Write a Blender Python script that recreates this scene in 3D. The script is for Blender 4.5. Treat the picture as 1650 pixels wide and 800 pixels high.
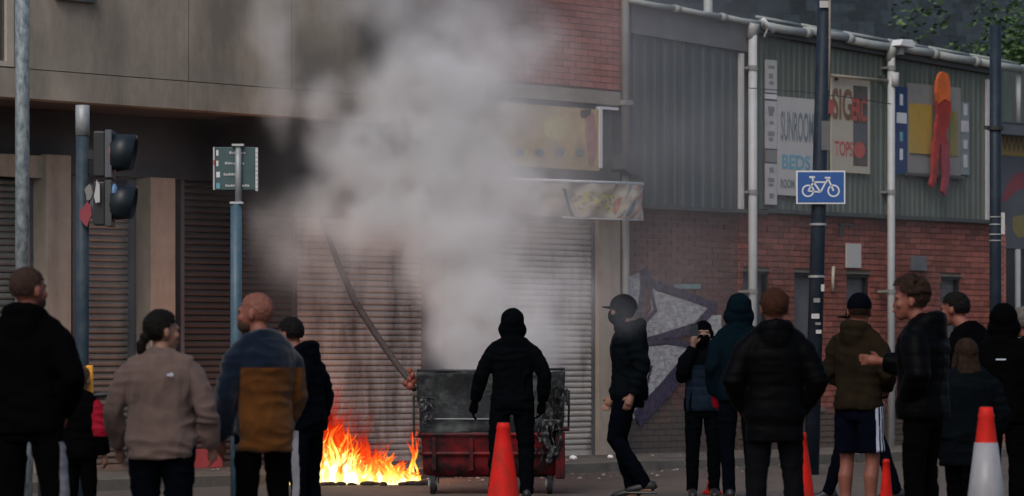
import bpy, bmesh, math, random
import numpy as np
from mathutils import Vector, Matrix, noise
random.seed(7)
S = bpy.context.scene
for o in list(bpy.data.objects): bpy.data.objects.remove(o)

# ------------------------------------------------------------------ camera, light, exposure
F, H, YH, CX = 5500.0, 1.30, 572.0, 825.0       # focal length in photo pixels, eye height, horizon row, centre column
cd = bpy.data.cameras.new('camera'); cam = bpy.data.objects.new('camera', cd); S.collection.objects.link(cam)
cam.location = (0, 0, H); cam.rotation_euler = (math.pi/2, 0, 0)
cd.sensor_width = 36.0; cd.lens = 36.0*F/1650.0
cd.shift_y = (YH-400.0)/1650.0
cd.clip_start = 0.5; cd.clip_end = 2000
cd.dof.use_dof = True; cd.dof.focus_distance = 31.0; cd.dof.aperture_fstop = 3.3
S.camera = cam

W = bpy.data.worlds.new("World"); S.world = W; W.use_nodes = True
wn = W.node_tree
sky = wn.nodes.new('ShaderNodeTexSky'); sky.sky_type = 'NISHITA'; sky.sun_disc = False
SUN_EL, SUN_AZ = math.radians(48), math.radians(200)   # azimuth measured clockwise from +Y
sky.sun_elevation = SUN_EL; sky.sun_rotation = SUN_AZ
sky.air_density = 1.0; sky.dust_density = 4.0; sky.ozone_density = 1.0
bg = wn.nodes['Background']; bg.inputs['Strength'].default_value = 0.10
wn.links.new(sky.outputs[0], bg.inputs['Color'])
sl = bpy.data.lights.new('sun', 'SUN'); sl.energy = 0.7; sl.angle = math.radians(25); sl.color = (1.0, 0.98, 0.95)
so = bpy.data.objects.new('sun', sl); S.collection.objects.link(so)
sv = Vector((math.sin(SUN_AZ)*math.cos(SUN_EL), math.cos(SUN_AZ)*math.cos(SUN_EL), math.sin(SUN_EL)))
so.rotation_euler = (-sv).to_track_quat('-Z', 'Y').to_euler()
S.view_settings.view_transform = 'Standard'; S.view_settings.look = 'None'
S.view_settings.exposure = 0.35; S.view_settings.gamma = 1.0
S.render.engine = 'CYCLES'
S.cycles.volume_bounces = 2; S.cycles.max_bounces = 8; S.cycles.transparent_max_bounces = 24
S.cycles.volume_step_rate = 1.0; S.cycles.volume_max_steps = 96
S.cycles.use_denoising = True

# ------------------------------------------------------------------ helpers
def tag(o, label=None, cat=None, group=None, kind=None):
    if label: o['label'] = label
    if cat: o['category'] = cat
    if group: o['group'] = group
    if kind: o['kind'] = kind
    return o
def empty(name, loc=(0,0,0), rz=0.0, label=None, cat=None, group=None):
    o = bpy.data.objects.new(name, None); S.collection.objects.link(o)
    o.location = loc; o.rotation_euler = (0, 0, rz); o.empty_display_size = .1
    return tag(o, label, cat, group)
def link(name, me, parent=None, loc=None, rz=None):
    o = bpy.data.objects.new(name, me); S.collection.objects.link(o)
    if parent: o.parent = parent
    if loc is not None: o.location = loc
    if rz is not None: o.rotation_euler = (0, 0, rz)
    return o
class MB:
    def __init__(s): s.v = []; s.f = []; s.m = []; s.smooth = False
    def add(s, vs, fs, mi=0):
        b = len(s.v); s.v += [tuple(v) for v in vs]
        s.f += [tuple(b+i for i in f) for f in fs]; s.m += [mi]*len(fs)
    def box(s, x0, x1, y0, y1, z0, z1, mi=0):
        s.add([(x0,y0,z0),(x1,y0,z0),(x1,y1,z0),(x0,y1,z0),(x0,y0,z1),(x1,y0,z1),(x1,y1,z1),(x0,y1,z1)],
              [(0,3,2,1),(4,5,6,7),(0,1,5,4),(1,2,6,5),(2,3,7,6),(3,0,4,7)], mi)
    def prism(s, pts, y0, y1, mi=0):           # polygon in x,z (counter clockwise seen from -y), extruded y0..y1
        n = len(pts)
        s.add([(x,y0,z) for x,z in pts]+[(x,y1,z) for x,z in pts],
              [tuple(range(n)), tuple(range(2*n-1, n-1, -1))]+[(i, n+i, n+(i+1)%n, (i+1)%n) for i in range(n)], mi)
    def tube(s, pts, rad, seg=10, mi=0, flat=None):
        pts = [Vector(p) for p in pts]; n = len(pts)
        if not hasattr(rad, '__len__'): rad = [rad]*n
        rings = []
        up = None
        for i, p in enumerate(pts):
            d = (pts[min(i+1, n-1)]-pts[max(i-1, 0)]).normalized()
            if up is None: up = Vector((0,0,1)) if abs(d.z) < .9 else Vector((0,1,0))
            u = d.cross(up).normalized(); w = u.cross(d).normalized(); up = w
            r = rad[i]; ra, rb = (r if hasattr(r, '__len__') else (r, r))
            rings.append([p+u*math.cos(2*math.pi*k/seg)*ra+w*math.sin(2*math.pi*k/seg)*rb for k in range(seg)])
        vs = [v for r in rings for v in r]; fs = []
        for i in range(n-1):
            for k in range(seg):
                a = i*seg+k; b = i*seg+(k+1)%seg
                fs.append((a, a+seg, b+seg, b))
        fs.append(tuple(range(seg))); fs.append(tuple(range(n*seg-1, (n-1)*seg-1, -1)))
        s.add(vs, fs, mi)
    def ring(s, rings, mi=0):                  # rings: list of lists of points, same count
        n = len(rings); seg = len(rings[0]); fs = []
        for i in range(n-1):
            for k in range(seg):
                a = i*seg+k; b = i*seg+(k+1)%seg
                fs.append((a, b, b+seg, a+seg))
        fs.append(tuple(range(seg-1, -1, -1))); fs.append(tuple(range((n-1)*seg, n*seg)))
        s.add([v for r in rings for v in r], fs, mi)
    def ell(s, c, r, seg=14, mi=0, rot=None):
        rings = []
        nr = max(5, seg//2+1); R = rot or Matrix.Identity(3)
        vs = []; fs = []
        for i in range(1, nr):
            a = math.pi*i/nr
            for k in range(seg):
                b = 2*math.pi*k/seg
                vs.append(Vector(c)+R@Vector((r[0]*math.sin(a)*math.cos(b), r[1]*math.sin(a)*math.sin(b), -r[2]*math.cos(a))))
        for i in range(nr-2):
            for k in range(seg):
                p = i*seg+k; q = i*seg+(k+1)%seg
                fs.append((p, q, q+seg, p+seg))
        vs.append(Vector(c)+R@Vector((0,0,-r[2]))); vs.append(Vector(c)+R@Vector((0,0,r[2])))
        bI = len(vs)-2; tI = len(vs)-1
        for k in range(seg):
            fs.append((bI, (k+1)%seg, k)); fs.append((tI, (nr-2)*seg+k, (nr-2)*seg+(k+1)%seg))
        s.add(vs, fs, mi)
    def mesh(s, name, mats, smooth=None):
        me = bpy.data.meshes.new(name); me.from_pydata(s.v, [], s.f)
        for m in (mats if isinstance(mats, (list, tuple)) else [mats]): me.materials.append(m)
        me.polygons.foreach_set('material_index', s.m)
        sm = s.smooth if smooth is None else smooth
        if sm: me.polygons.foreach_set('use_smooth', [True]*len(s.f))
        me.update(); return me
    def build(s, name, mats, parent=None, loc=None, rz=None, smooth=None, bevel=0):
        o = link(name, s.mesh(name, mats, smooth), parent, loc, rz)
        if bevel:
            b = o.modifiers.new('bevel', 'BEVEL'); b.width = bevel; b.segments = 2; b.limit_method = 'ANGLE'
        return o

def rgb(r, g, b): return (r, g, b, 1)
def mat(name, col, rough=.7, var=.15, scale=4., bump=0., bscale=None, metal=0., spec=.4, stretch=(1,1,1), col2=None,
        dirt=None, dirt_amt=0., dirt_scale=1.5, dirt_stretch=(1,1,1), rnd=0., sheen=0., worn=0., dirt_lo=.45, grime=None):
    m = bpy.data.materials.new(name); m.use_nodes = True; nt = m.node_tree; N = nt.nodes; L = nt.links
    p = N['Principled BSDF']; p.inputs['Roughness'].default_value = rough; p.inputs['Metallic'].default_value = metal
    p.inputs['Specular IOR Level'].default_value = spec
    if sheen: p.inputs['Sheen Weight'].default_value = sheen
    tc = N.new('ShaderNodeTexCoord')
    src = tc.outputs['Object']
    if rnd: src = N.new('ShaderNodeNewGeometry').outputs['Position']
    mp = N.new('ShaderNodeMapping'); mp.inputs['Scale'].default_value = stretch; L.new(src, mp.inputs[0])
    nz = N.new('ShaderNodeTexNoise'); nz.inputs['Scale'].default_value = scale; nz.inputs['Detail'].default_value = 6
    nz.inputs['Roughness'].default_value = .65
    L.new(mp.outputs[0], nz.inputs['Vector'])
    rmp = N.new('ShaderNodeMapRange'); rmp.inputs[1].default_value = .3; rmp.inputs[2].default_value = .7
    L.new(nz.outputs[0], rmp.inputs[0])
    mx = N.new('ShaderNodeMix'); mx.data_type = 'RGBA'
    c1 = [max(0, c*(1-var)) for c in col]; c2 = list(col2) if col2 else [min(1, c*(1+var)) for c in col]
    mx.inputs[6].default_value = (*c1, 1); mx.inputs[7].default_value = (*c2, 1)
    L.new(rmp.outputs[0], mx.inputs[0]); out = mx.outputs[2]
    if rnd:
        oi = N.new('ShaderNodeObjectInfo'); ge = N.new('ShaderNodeNewGeometry')
        ad = N.new('ShaderNodeMath'); ad.operation = 'ADD'; L.new(oi.outputs['Random'], ad.inputs[0]); L.new(ge.outputs['Random Per Island'], ad.inputs[1])
        fr = N.new('ShaderNodeMath'); fr.operation = 'FRACT'; L.new(ad.outputs[0], fr.inputs[0])
        mr = N.new('ShaderNodeMapRange'); mr.inputs[3].default_value = 1-rnd; mr.inputs[4].default_value = 1+rnd; L.new(fr.outputs[0], mr.inputs[0])
        hs = N.new('ShaderNodeHueSaturation'); L.new(out, hs.inputs['Color']); L.new(mr.outputs[0], hs.inputs['Value']); out = hs.outputs[0]
    if dirt:
        mp2 = N.new('ShaderNodeMapping'); mp2.inputs['Scale'].default_value = dirt_stretch; L.new(src, mp2.inputs[0])
        n2 = N.new('ShaderNodeTexNoise'); n2.inputs['Scale'].default_value = dirt_scale; n2.inputs['Detail'].default_value = 8; n2.inputs['Roughness'].default_value = .7
        L.new(mp2.outputs[0], n2.inputs['Vector'])
        r2 = N.new('ShaderNodeMapRange'); r2.inputs[1].default_value = dirt_lo; r2.inputs[2].default_value = dirt_lo+.23; r2.inputs[4].default_value = dirt_amt
        L.new(n2.outputs[0], r2.inputs[0])
        m2 = N.new('ShaderNodeMix'); m2.data_type = 'RGBA'; L.new(r2.outputs[0], m2.inputs[0]); L.new(out, m2.inputs[6]); m2.inputs[7].default_value = (*dirt, 1)
        out = m2.outputs[2]
    if grime:     # splashed dirt and algae on the foot of the wall, below a ragged line
        gz = N.new('ShaderNodeSeparateXYZ'); L.new(src, gz.inputs[0])
        gn = N.new('ShaderNodeTexNoise'); gn.inputs['Scale'].default_value = 2.2; gn.inputs['Detail'].default_value = 6; L.new(src, gn.inputs[0])
        gm = N.new('ShaderNodeMath'); gm.operation = 'MULTIPLY_ADD'; gm.inputs[1].default_value = -1.6; L.new(gn.outputs[0], gm.inputs[0]); L.new(gz.outputs['Z'], gm.inputs[2])
        gr = N.new('ShaderNodeMapRange'); gr.inputs[1].default_value = .05; gr.inputs[2].default_value = -.35; gr.inputs[3].default_value = 0; gr.inputs[4].default_value = .85; L.new(gm.outputs[0], gr.inputs[0])
        g3 = N.new('ShaderNodeMix'); g3.data_type = 'RGBA'; L.new(gr.outputs[0], g3.inputs[0]); L.new(out, g3.inputs[6]); g3.inputs[7].default_value = (*grime, 1); out = g3.outputs[2]
    L.new(out, p.inputs['Base Color'])
    rr = N.new('ShaderNodeMapRange'); rr.inputs[3].default_value = max(0, rough-.1); rr.inputs[4].default_value = min(1, rough+.1)
    L.new(nz.outputs[0], rr.inputs[0]); L.new(rr.outputs[0], p.inputs['Roughness'])
    if worn:      # paint worn away in patches
        nw = N.new('ShaderNodeTexNoise'); nw.inputs['Scale'].default_value = 14; nw.inputs['Detail'].default_value = 6; nw.inputs['Roughness'].default_value = .7; L.new(tc.outputs['Object'], nw.inputs['Vector'])
        mw = N.new('ShaderNodeMapRange'); mw.inputs[1].default_value = .5-worn*.25; mw.inputs[2].default_value = .62-worn*.1; mw.inputs[3].default_value = 1; mw.inputs[4].default_value = 1-worn; L.new(nw.outputs[0], mw.inputs[0]); L.new(mw.outputs[0], p.inputs['Alpha'])
    if bump:
        n3 = N.new('ShaderNodeTexNoise'); n3.inputs['Scale'].default_value = bscale or scale*6; n3.inputs['Detail'].default_value = 5
        L.new(mp.outputs[0], n3.inputs['Vector'])
        bp = N.new('ShaderNodeBump'); bp.inputs['Strength'].default_value = bump; bp.inputs['Distance'].default_value = .02
        L.new(n3.outputs[0], bp.inputs['Height']); L.new(bp.outputs[0], p.inputs['Normal'])
    return m

# pixel (of the 1650x800 photo) and depth -> world point
def P(px, py, Y): return Vector(((px-CX)/F*Y, Y, H+(YH-py)/F*Y))
def G(px, Y): return Vector(((px-CX)/F*Y, Y, 0))
def depth_base(py): return F*H/(py-YH)
# the street front: one straight line of buildings receding to the right
DX, DY = .6853, .7283
Y0 = F*H/(745.0-YH); X0 = (1000-CX)/F*Y0
RZ = math.atan2(DY, DX)
def tq(px, n=0.):
    k = (px-CX)/F
    x0, y0 = X0+DY*n, Y0-DX*n
    return (k*y0-x0)/(DX-k*DY)
def wl(t, n=0., z=0.): return Vector((X0+DX*t+DY*n, Y0+DY*t-DX*n, z))
def zq(px, py, n=0.):
    return H+(YH-py)/F*wl(tq(px, n), n).y
def groot(name, px, label=None, cat=None, group=None, n=0., z=0.):   # an empty on the street front, local x along it, local -y outwards
    t = tq(px, n); o = empty(name, wl(t, n, z), RZ, label, cat, group); o['t0'] = t; return o

# ------------------------------------------------------------------ materials
M = {}
M['asphalt'] = mat('asphalt', (.085,.070,.058), .85, .3, 3, .5, 120, dirt=(.12,.10,.085), dirt_amt=.6, dirt_scale=.8)
M['pave'] = mat('paving', (.115,.10,.085), .85, .25, 5, .3, 60, rnd=.14, dirt=(.06,.055,.05), dirt_amt=.7, dirt_scale=1.2)
M['kerb'] = mat('kerb_stone', (.12,.11,.095), .85, .2, 6, .3, 60, rnd=.12, dirt=(.05,.05,.045), dirt_amt=.6, dirt_scale=2)
M['cream'] = mat('cream_render', (.30,.262,.212), .85, .15, 1.6, .15, 60, dirt=(.125,.115,.098), dirt_amt=.85, dirt_scale=.6, dirt_lo=.41, dirt_stretch=(1.6,1.6,.5))
M['pilaster'] = mat('pilaster_stone', (.36,.31,.25), .85, .12, 5, .15, 60, dirt=(.16,.13,.11), dirt_amt=.6, dirt_scale=1.2, dirt_stretch=(3,3,.5))
M['greytone'] = mat('grey_paint_and_shade', (.085,.095,.11), .7, .15, 4, .1)  # grey paint; also colours the shaded pilaster sides
M['darkfascia'] = mat('dark_fascia', (.030,.034,.042), .75, .3, 2, .1)  # even dark tone for sign boards and backings
M['soffit'] = mat('soffit_board', (.06,.058,.055), .8, .2, 2)
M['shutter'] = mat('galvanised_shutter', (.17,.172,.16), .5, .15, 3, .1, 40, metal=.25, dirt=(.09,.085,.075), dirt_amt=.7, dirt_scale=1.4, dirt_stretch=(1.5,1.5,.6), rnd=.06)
M['shutter_lit'] = mat('lit_shutter', (.46,.43,.39), .5, .15, 3, .1, 40, metal=.1, dirt=(.07,.065,.06), dirt_amt=.9, dirt_scale=1.7, dirt_stretch=(1.6,1.6,.4), rnd=.06)  # paler shutter copy, the light on it put into the colour
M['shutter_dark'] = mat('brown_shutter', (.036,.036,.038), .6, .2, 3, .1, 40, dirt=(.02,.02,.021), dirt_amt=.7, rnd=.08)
M['brick'] = mat('red_brick', (.22,.070,.052), .85, .25, 9, .4, 90, rnd=.30, dirt=(.11,.065,.055), dirt_amt=.6, dirt_scale=.9, grime=(.075,.072,.062))
M['brick_brown'] = mat('brown_brick', (.135,.070,.062), .85, .25, 9, .4, 90, rnd=.2, dirt=(.085,.055,.05), dirt_amt=.6, dirt_scale=.7, grime=(.08,.075,.068))  # bricks of a darker brown
M['brick_pale'] = mat('bright_brick', (.30,.105,.080), .85, .2, 9, .3, 90, rnd=.16)
M['mortar'] = mat('mortar', (.17,.12,.10), .95, .2, 12, .3, 120)
M['mortar_red'] = mat('dark_mortar', (.13,.075,.065), .95, .2, 12, .3, 120)
M['stone'] = mat('stone_band', (.22,.2,.165), .85, .2, 5, .2)
M['clad'] = mat('green_cladding', (.085,.105,.092), .55, .18, 1.4, .05, stretch=(5,5,.5), dirt=(.06,.065,.058), dirt_amt=.7, dirt_scale=1.6, dirt_stretch=(4,4,.4), rnd=.05)
M['clad_dark'] = mat('blue_grey_cladding', (.050,.064,.068), .55, .18, 1.4, .05, stretch=(5,5,.5), dirt=(.04,.05,.05), dirt_amt=.7, dirt_scale=1.6, dirt_stretch=(4,4,.4), rnd=.1)
M['trim'] = mat('dark_trim', (.05,.056,.056), .6, .2, 4)
M['gutter'] = mat('pale_gutter', (.33,.36,.35), .5, .3, 3, dirt=(.16,.17,.15), dirt_amt=.8, dirt_scale=3)
M['pipe'] = mat('pale_downpipe', (.40,.42,.43), .45, .12, 3, dirt=(.3,.3,.28), dirt_amt=.6, dirt_scale=2, dirt_stretch=(1,1,.3))
M['greypipe'] = mat('grey_downpipe', (.2,.21,.2), .5, .15, 3)
M['slate'] = mat('roof_slate', (.020,.028,.034), .85, .3, 5, .2, rnd=.30, spec=.15)
M['galv'] = mat('galvanised_steel', (.17,.23,.27), .5, .55, 22, .15, metal=.3, stretch=(1,1,.5), col2=(.42,.48,.5))
M['galv2'] = mat('galvanised_steel_dull', (.30,.32,.33), .5, .2, 14, .1, metal=.3)
M['bluepole'] = mat('blue_grey_paint', (.045,.095,.135), .45, .2, 4, dirt=(.12,.15,.17), dirt_amt=.4, dirt_scale=8)
M['darkpole'] = mat('dark_blue_paint', (.026,.045,.062), .5, .2, 4, dirt=(.08,.09,.10), dirt_amt=.4, dirt_scale=8, spec=.2)
M['navypole'] = mat('navy_pole_paint', (.010,.019,.032), .5, .2, 4, spec=.2, dirt=(.03,.04,.05), dirt_amt=.5, dirt_scale=6)
M['black'] = mat('black_plastic', (.018,.02,.022), .45, .2, 5)
M['black_glossy'] = mat('black_visor', (.008,.014,.019), .45, .2, 5)
M['signgrey'] = mat('grey_sign_back', (.2,.2,.195), .7, .15, 3, dirt=(.1,.1,.1), dirt_amt=.4)
M['signwhite'] = mat('white_sign', (.42,.42,.42), .6, .1, 3, dirt=(.33,.32,.3), dirt_amt=.6, dirt_scale=3)
M['signcream'] = mat('cream_sign', (.38,.35,.29), .6, .1, 3, dirt=(.35,.31,.25), dirt_amt=.6, dirt_scale=3)
M['signblue'] = mat('sign_blue', (.012,.038,.12), .5, .1, 3)
M['cycleblue'] = mat('cycle_sign_blue', (.018,.08,.27), .4, .08, 3)
M['white'] = mat('white_paint', (.58,.60,.62), .5, .06, 6)
M['palegrey'] = mat('pale_grey_print', (.42,.42,.43), .6, .12, 8)
M['print_dark'] = mat('dark_print', (.075,.065,.06), .6, .3, 12)
M['print_brown'] = mat('brown_print', (.16,.09,.06), .6, .3, 12)
M['print_slate'] = mat('slate_print', (.15,.185,.20), .6, .25, 12)
M['print_cyan'] = mat('cyan_print', (.12,.30,.40), .6, .15, 12)
M['print_red'] = mat('red_print', (.36,.08,.07), .6, .2, 12)
M['print_yellow'] = mat('yellow_print', (.34,.22,.04), .6, .2, 8, stretch=(6,6,.6))
M['print_ochre'] = mat('ochre_print', (.20,.17,.06), .6, .2, 8, stretch=(6,6,.6))
M['orange'] = mat('orange_paint', (.52,.12,.04), .8, .12, 5, spec=.1, dirt=(.25,.07,.03), dirt_amt=.8, dirt_scale=3)
M['redpaint'] = mat('red_figure_paint', (.30,.04,.035), .8, .2, 5, spec=.1, dirt=(.10,.03,.035), dirt_amt=.85, dirt_scale=3)
M['dullred'] = mat('dull_crimson_paint', (.22,.035,.05), .55, .2, 5)
M['conered'] = mat('cone_orange_red', (.55,.013,.009), .5, .1, 6, spec=.12, dirt=(.16,.03,.02), dirt_amt=.7, dirt_scale=6, dirt_stretch=(2,2,.7))
M['conewhite'] = mat('cone_reflective_white', (.24,.24,.26), .4, .08, 5, dirt=(.15,.15,.155), dirt_amt=.5, dirt_scale=6, dirt_stretch=(3,3,.6))
M['yellow'] = mat('yellow_post', (.75,.33,.02), .5, .1, 5)
M['binred'] = mat('bin_red_plastic', (.20,.005,.010), .5, .25, 5, spec=.2, dirt=(.010,.007,.008), dirt_amt=1.0, dirt_scale=3.0, dirt_lo=.36)
M['binchar'] = mat('bin_charred', (.018,.020,.022), .75, .4, 5, .3, 20, dirt=(.17,.19,.185), dirt_amt=.85, dirt_scale=2.4, dirt_stretch=(.8,.8,1.3), spec=.15, dirt_lo=.5)
M['binpale'] = mat('bin_pale_ash', (.20,.215,.20), .8, .3, 5, .3, 20, dirt=(.03,.03,.03), dirt_amt=.95, dirt_scale=2.3, dirt_stretch=(1,1,1.3))
M['melt'] = mat('melted_plastic', (.025,.025,.03), .3, .4, 6, .5, 14)
M['rubber'] = mat('rubber', (.02,.02,.02), .8, .2, 6)
M['hose'] = mat('charred_pole', (.045,.032,.030), .7, .3, 8, .3)
M['litter'] = mat('litter', (.20,.18,.16), .8, .4, 20, rnd=.8)
M['foil'] = mat('bright_litter', (.8,.82,.85), .4, .1, 5)
M['cable'] = mat('black_cable', (.02,.02,.02), .6, .1, 4)
M['graf_purple'] = mat('purple_spray', (.048,.038,.075), .8, .25, 9, .3, 90, dirt=(.09,.07,.10), dirt_amt=.6, worn=.3)
M['graf_grey'] = mat('grey_spray', (.46,.46,.47), .8, .3, 11, .4, 90, dirt=(.13,.12,.12), dirt_amt=.8, dirt_scale=8, dirt_stretch=(.8,.8,4), worn=.35)
M['graf_teal'] = mat('teal_spray', (.16,.24,.24), .8, .3, 11, .3, 90)
M['glass'] = mat('window_glass', (.03,.033,.037), .12, .1, 2, spec=.8)
M['winframe'] = mat('window_frame', (.4,.36,.3), .6, .1, 5)
M['vent'] = mat('grey_board', (.10,.105,.115), .7, .2, 5, dirt=(.05,.05,.055), dirt_amt=.5)
M['leaf'] = mat('leaf', (.05,.10,.03), .6, .4, 5, rnd=.5)
M['bark'] = mat('bark', (.06,.05,.04), .9, .3, 10, .5)
for _n,_c in (('pale_yellow',(.42,.37,.14)),('tan',(.24,.19,.15)),('pink',(.32,.17,.15))): M['print_'+_n] = mat(_n+'_print', _c, .7, .25, 9)
# ------------------------------------------------------------------ ground
tag(MB().build('sky_backdrop', M['black']), kind='structure') if False else None
g = MB(); g.add([(-400,-60,0),(400,-60,0),(400,700,0),(-400,700,0)], [(0,1,2,3)])
tag(g.build('road', M['asphalt']), kind='structure')
KN = 2.2                                     # kerb this far in front of the street front
pv = empty('pavement', wl(0,0,0), RZ); tag(pv, kind='structure')
g = MB(); g.box(-26, 30, -KN+.15, 1.0, -.05, .075); g.build('pavement_bed', M['mortar'], pv)
def slab_mesh(w, d, h):
    m = MB(); c = .006
    m.add([(0,0,0),(w,0,0),(w,d,0),(0,d,0),(0,0,h-c),(w,0,h-c),(w,d,h-c),(0,d,h-c),(c,c,h),(w-c,c,h),(w-c,d-c,h),(c,d-c,h)],
          [(0,3,2,1),(0,1,5,4),(1,2,6,5),(2,3,7,6),(3,0,4,7),(4,5,9,8),(5,6,10,9),(6,7,11,10),(7,4,8,11),(8,9,10,11)])
    return m
sm = slab_mesh(.592, .592, .03).mesh('paving_slab', M['pave'])
cnt = 0
for r in range(4):
    for i in range(-32, 42):
        x = i*.6+(.3 if r%2 else 0)
        if cnt >= 296: break
        o = link('paving_slab', sm, pv, (x, -KN+.17+r*.6, .07+random.uniform(-.003,.003))); cnt += 1
rest = MB()
for r in range(4):
    for i in list(range(-44, -32))+list(range(42, 50)):
        x = i*.6+(.3 if r%2 else 0); z = .07+random.uniform(-.003,.003); y = -KN+.17+r*.6
        rest.box(x, x+.592, y, y+.592, z, z+.03)
o = rest.build('paving', M['pave'], pv); o['kind'] = 'stuff'
km = slab_mesh(.905, .15, .13).mesh('kerb_stone', M['kerb'])
for i in range(-28, 30):
    link('kerb_stone', km, pv, (i*.915, -KN, -.02+random.uniform(-.004,.004)))
# litter on the road near the kerb
lt = MB(); rr = random.Random(3)
for i in range(260):
    px = rr.uniform(500, 1330); t = tq(px, KN+rr.uniform(0,1)); n = KN+rr.uniform(.05, 1.6)*rr.random()**.5-rr.choice([0,0,1.5])
    p = wl(t, n); s_ = rr.uniform(.008,.035); z = .003 if n > KN else .105; a = rr.uniform(0,6.28)
    q = [p+Vector((math.cos(a+k*1.57)*s_*rr.uniform(.5,1.3), math.sin(a+k*1.57)*s_*rr.uniform(.5,1.3), 0)) for k in range(4)]
    lt.add([(v.x,v.y,z+rr.uniform(0,.01)) for v in q]+[(p.x,p.y,z+s_*.6)], [(0,1,4),(1,2,4),(2,3,4),(3,0,4)])
tag(lt.build('litter', M['litter']), 'small scraps of charred rubbish scattered along the kerb', 'litter', kind='stuff')
def crumple(name, px, py, n, s_, label):
    t = tq(px, n); p = wl(t, n); m = MB(); m.ell((0,0,s_*.6), (s_, s_*.8, s_*.6), 9)
    rr = random.Random(px); m.v = [tuple(c*rr.uniform(.8,1.15) for c in v) for v in m.v]
    tag(m.build(name, M['foil'], loc=(p.x,p.y,.10 if n < KN else 0)), label, 'litter')
crumple('crumpled_can', 924, 752, 1.2, .045, 'bright crumpled scrap on the pavement right of the bin')
crumple('crumpled_can', 984, 753, 1.2, .038, 'small bright scrap on the pavement behind the walking man')

# ------------------------------------------------------------------ pieces for the street front
def shutter(root, px0, px1, py_top, m, n=0., z0=.1, pitch=.068, tint=None, guides=True, t0=None):
    t0 = root['t0'] if t0 is None else t0
    x0, x1 = tq(px0, n)-t0, tq(px1, n)-t0; zt = zq((px0+px1)/2, py_top, n)
    sh = MB(); w = x1-x0
    prof = [(0,0),(-.020,.006),(-.028,.022),(-.028,.040),(-.018,.058),(-.002,.0655),(.004,.0655),(.004,0)]
    n_ = len(prof)
    sh.add([(0,y,z) for y,z in prof]+[(w,y,z) for y,z in prof],
           [tuple(range(n_)), tuple(range(2*n_-1,n_-1,-1))]+[(i, n_+i, n_+(i+1)%n_, (i+1)%n_) for i in range(n_)])
    me = sh.mesh('slat', m)
    k = 0; z = z0+.06
    while z+pitch < zt:
        o = link('slat', me, root, (x0, -n+random.uniform(-.004,.004), z)); z += pitch; k += 1
    b = MB(); b.box(x0, x1, -n-.035, -n+.01, z0-.02, z0+.06); b.build('bottom_rail', m, root)
    if guides:
        for x in (x0-.05, x1-.002):
            b = MB(); b.box(x, x+.052, -n-.05, -n+.03, z0-.02, zt); b.build('guide_rail', M['greytone'], root)
    b = MB(); b.box(x0, x1, -n+.012, -n+.10, z0-.02, zt); b.build('shutter_backing', M['darkfascia'], root)
    return x0, x1, zt
def part_box(root, name, m, px0, px1, z0, z1, n0, n1, bevel=0, t0=None):   # box from plane n0 (back) to n1 (front); px measured on the front plane
    t0 = root['t0'] if t0 is None else t0
    b = MB(); b.box(tq(px0,n1)-t0, tq(px1,n1)-t0, -n1, -n0, z0, z1)
    return b.build(name, m, root, bevel=bevel)
def bricks(root, x0, x1, z0, z1, n, m, holes=(), budget=0, mm=None, proud=.012, seed=1, zt=None):
    """brick courses; the first `budget` bricks are parts of their own, the rest one joined part"""
    rr = random.Random(seed); bl, bh, gp = .215, .065, .010
    def cap(x): return 1e9 if zt is None else zt(x)
    bm = slab = MB(); bm.box(0, bl, 0, .05, 0, bh); shared = bm.mesh('brick', m)
    half = MB(); half.box(0, .1025, 0, .05, 0, bh); hm = half.mesh('brick', m)
    joined = MB(); row = 0; z = z0; items = []
    while z < z1-.03:
        x = x0 - (0 if row % 2 == 0 else .1125)
        while x < x1-.02:
            a, b = max(x, x0), min(x+bl, x1)
            if b-a > .03 and z+bh < cap(a) :
                bad = any(a < hx1-.01 and b > hx0+.01 and z < hz1-.01 and z+bh > hz0+.01 for hx0,hx1,hz0,hz1 in holes)
                if not bad: items.append((a, b, z))
                else:
                    for hx0,hx1,hz0,hz1 in holes:
                        if a < hx1-.01 and b > hx0+.01 and z < hz1-.01 and z+bh > hz0+.01:
                            if a < hx0-.04: items.append((a, hx0, z))
                            if b > hx1+.04: items.append((hx1, b, z))
            x += bl+gp
        z += bh+gp; row += 1
    items.sort(key=lambda i: (abs(i[1]-i[0]-bl) > 1e-4, rr.random()))
    for k, (a, b, z) in enumerate(items):
        y = -n-proud+rr.uniform(-.003,.003)
        if k < budget and abs(b-a-bl) < 1e-4: link('brick', shared, root, (a, y, z))
        else: joined.box(a, b, y, y+.05, z, z+bh)
    if joined.v:
        o = joined.build('brickwork', m, root); o['kind'] = 'stuff'
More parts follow.
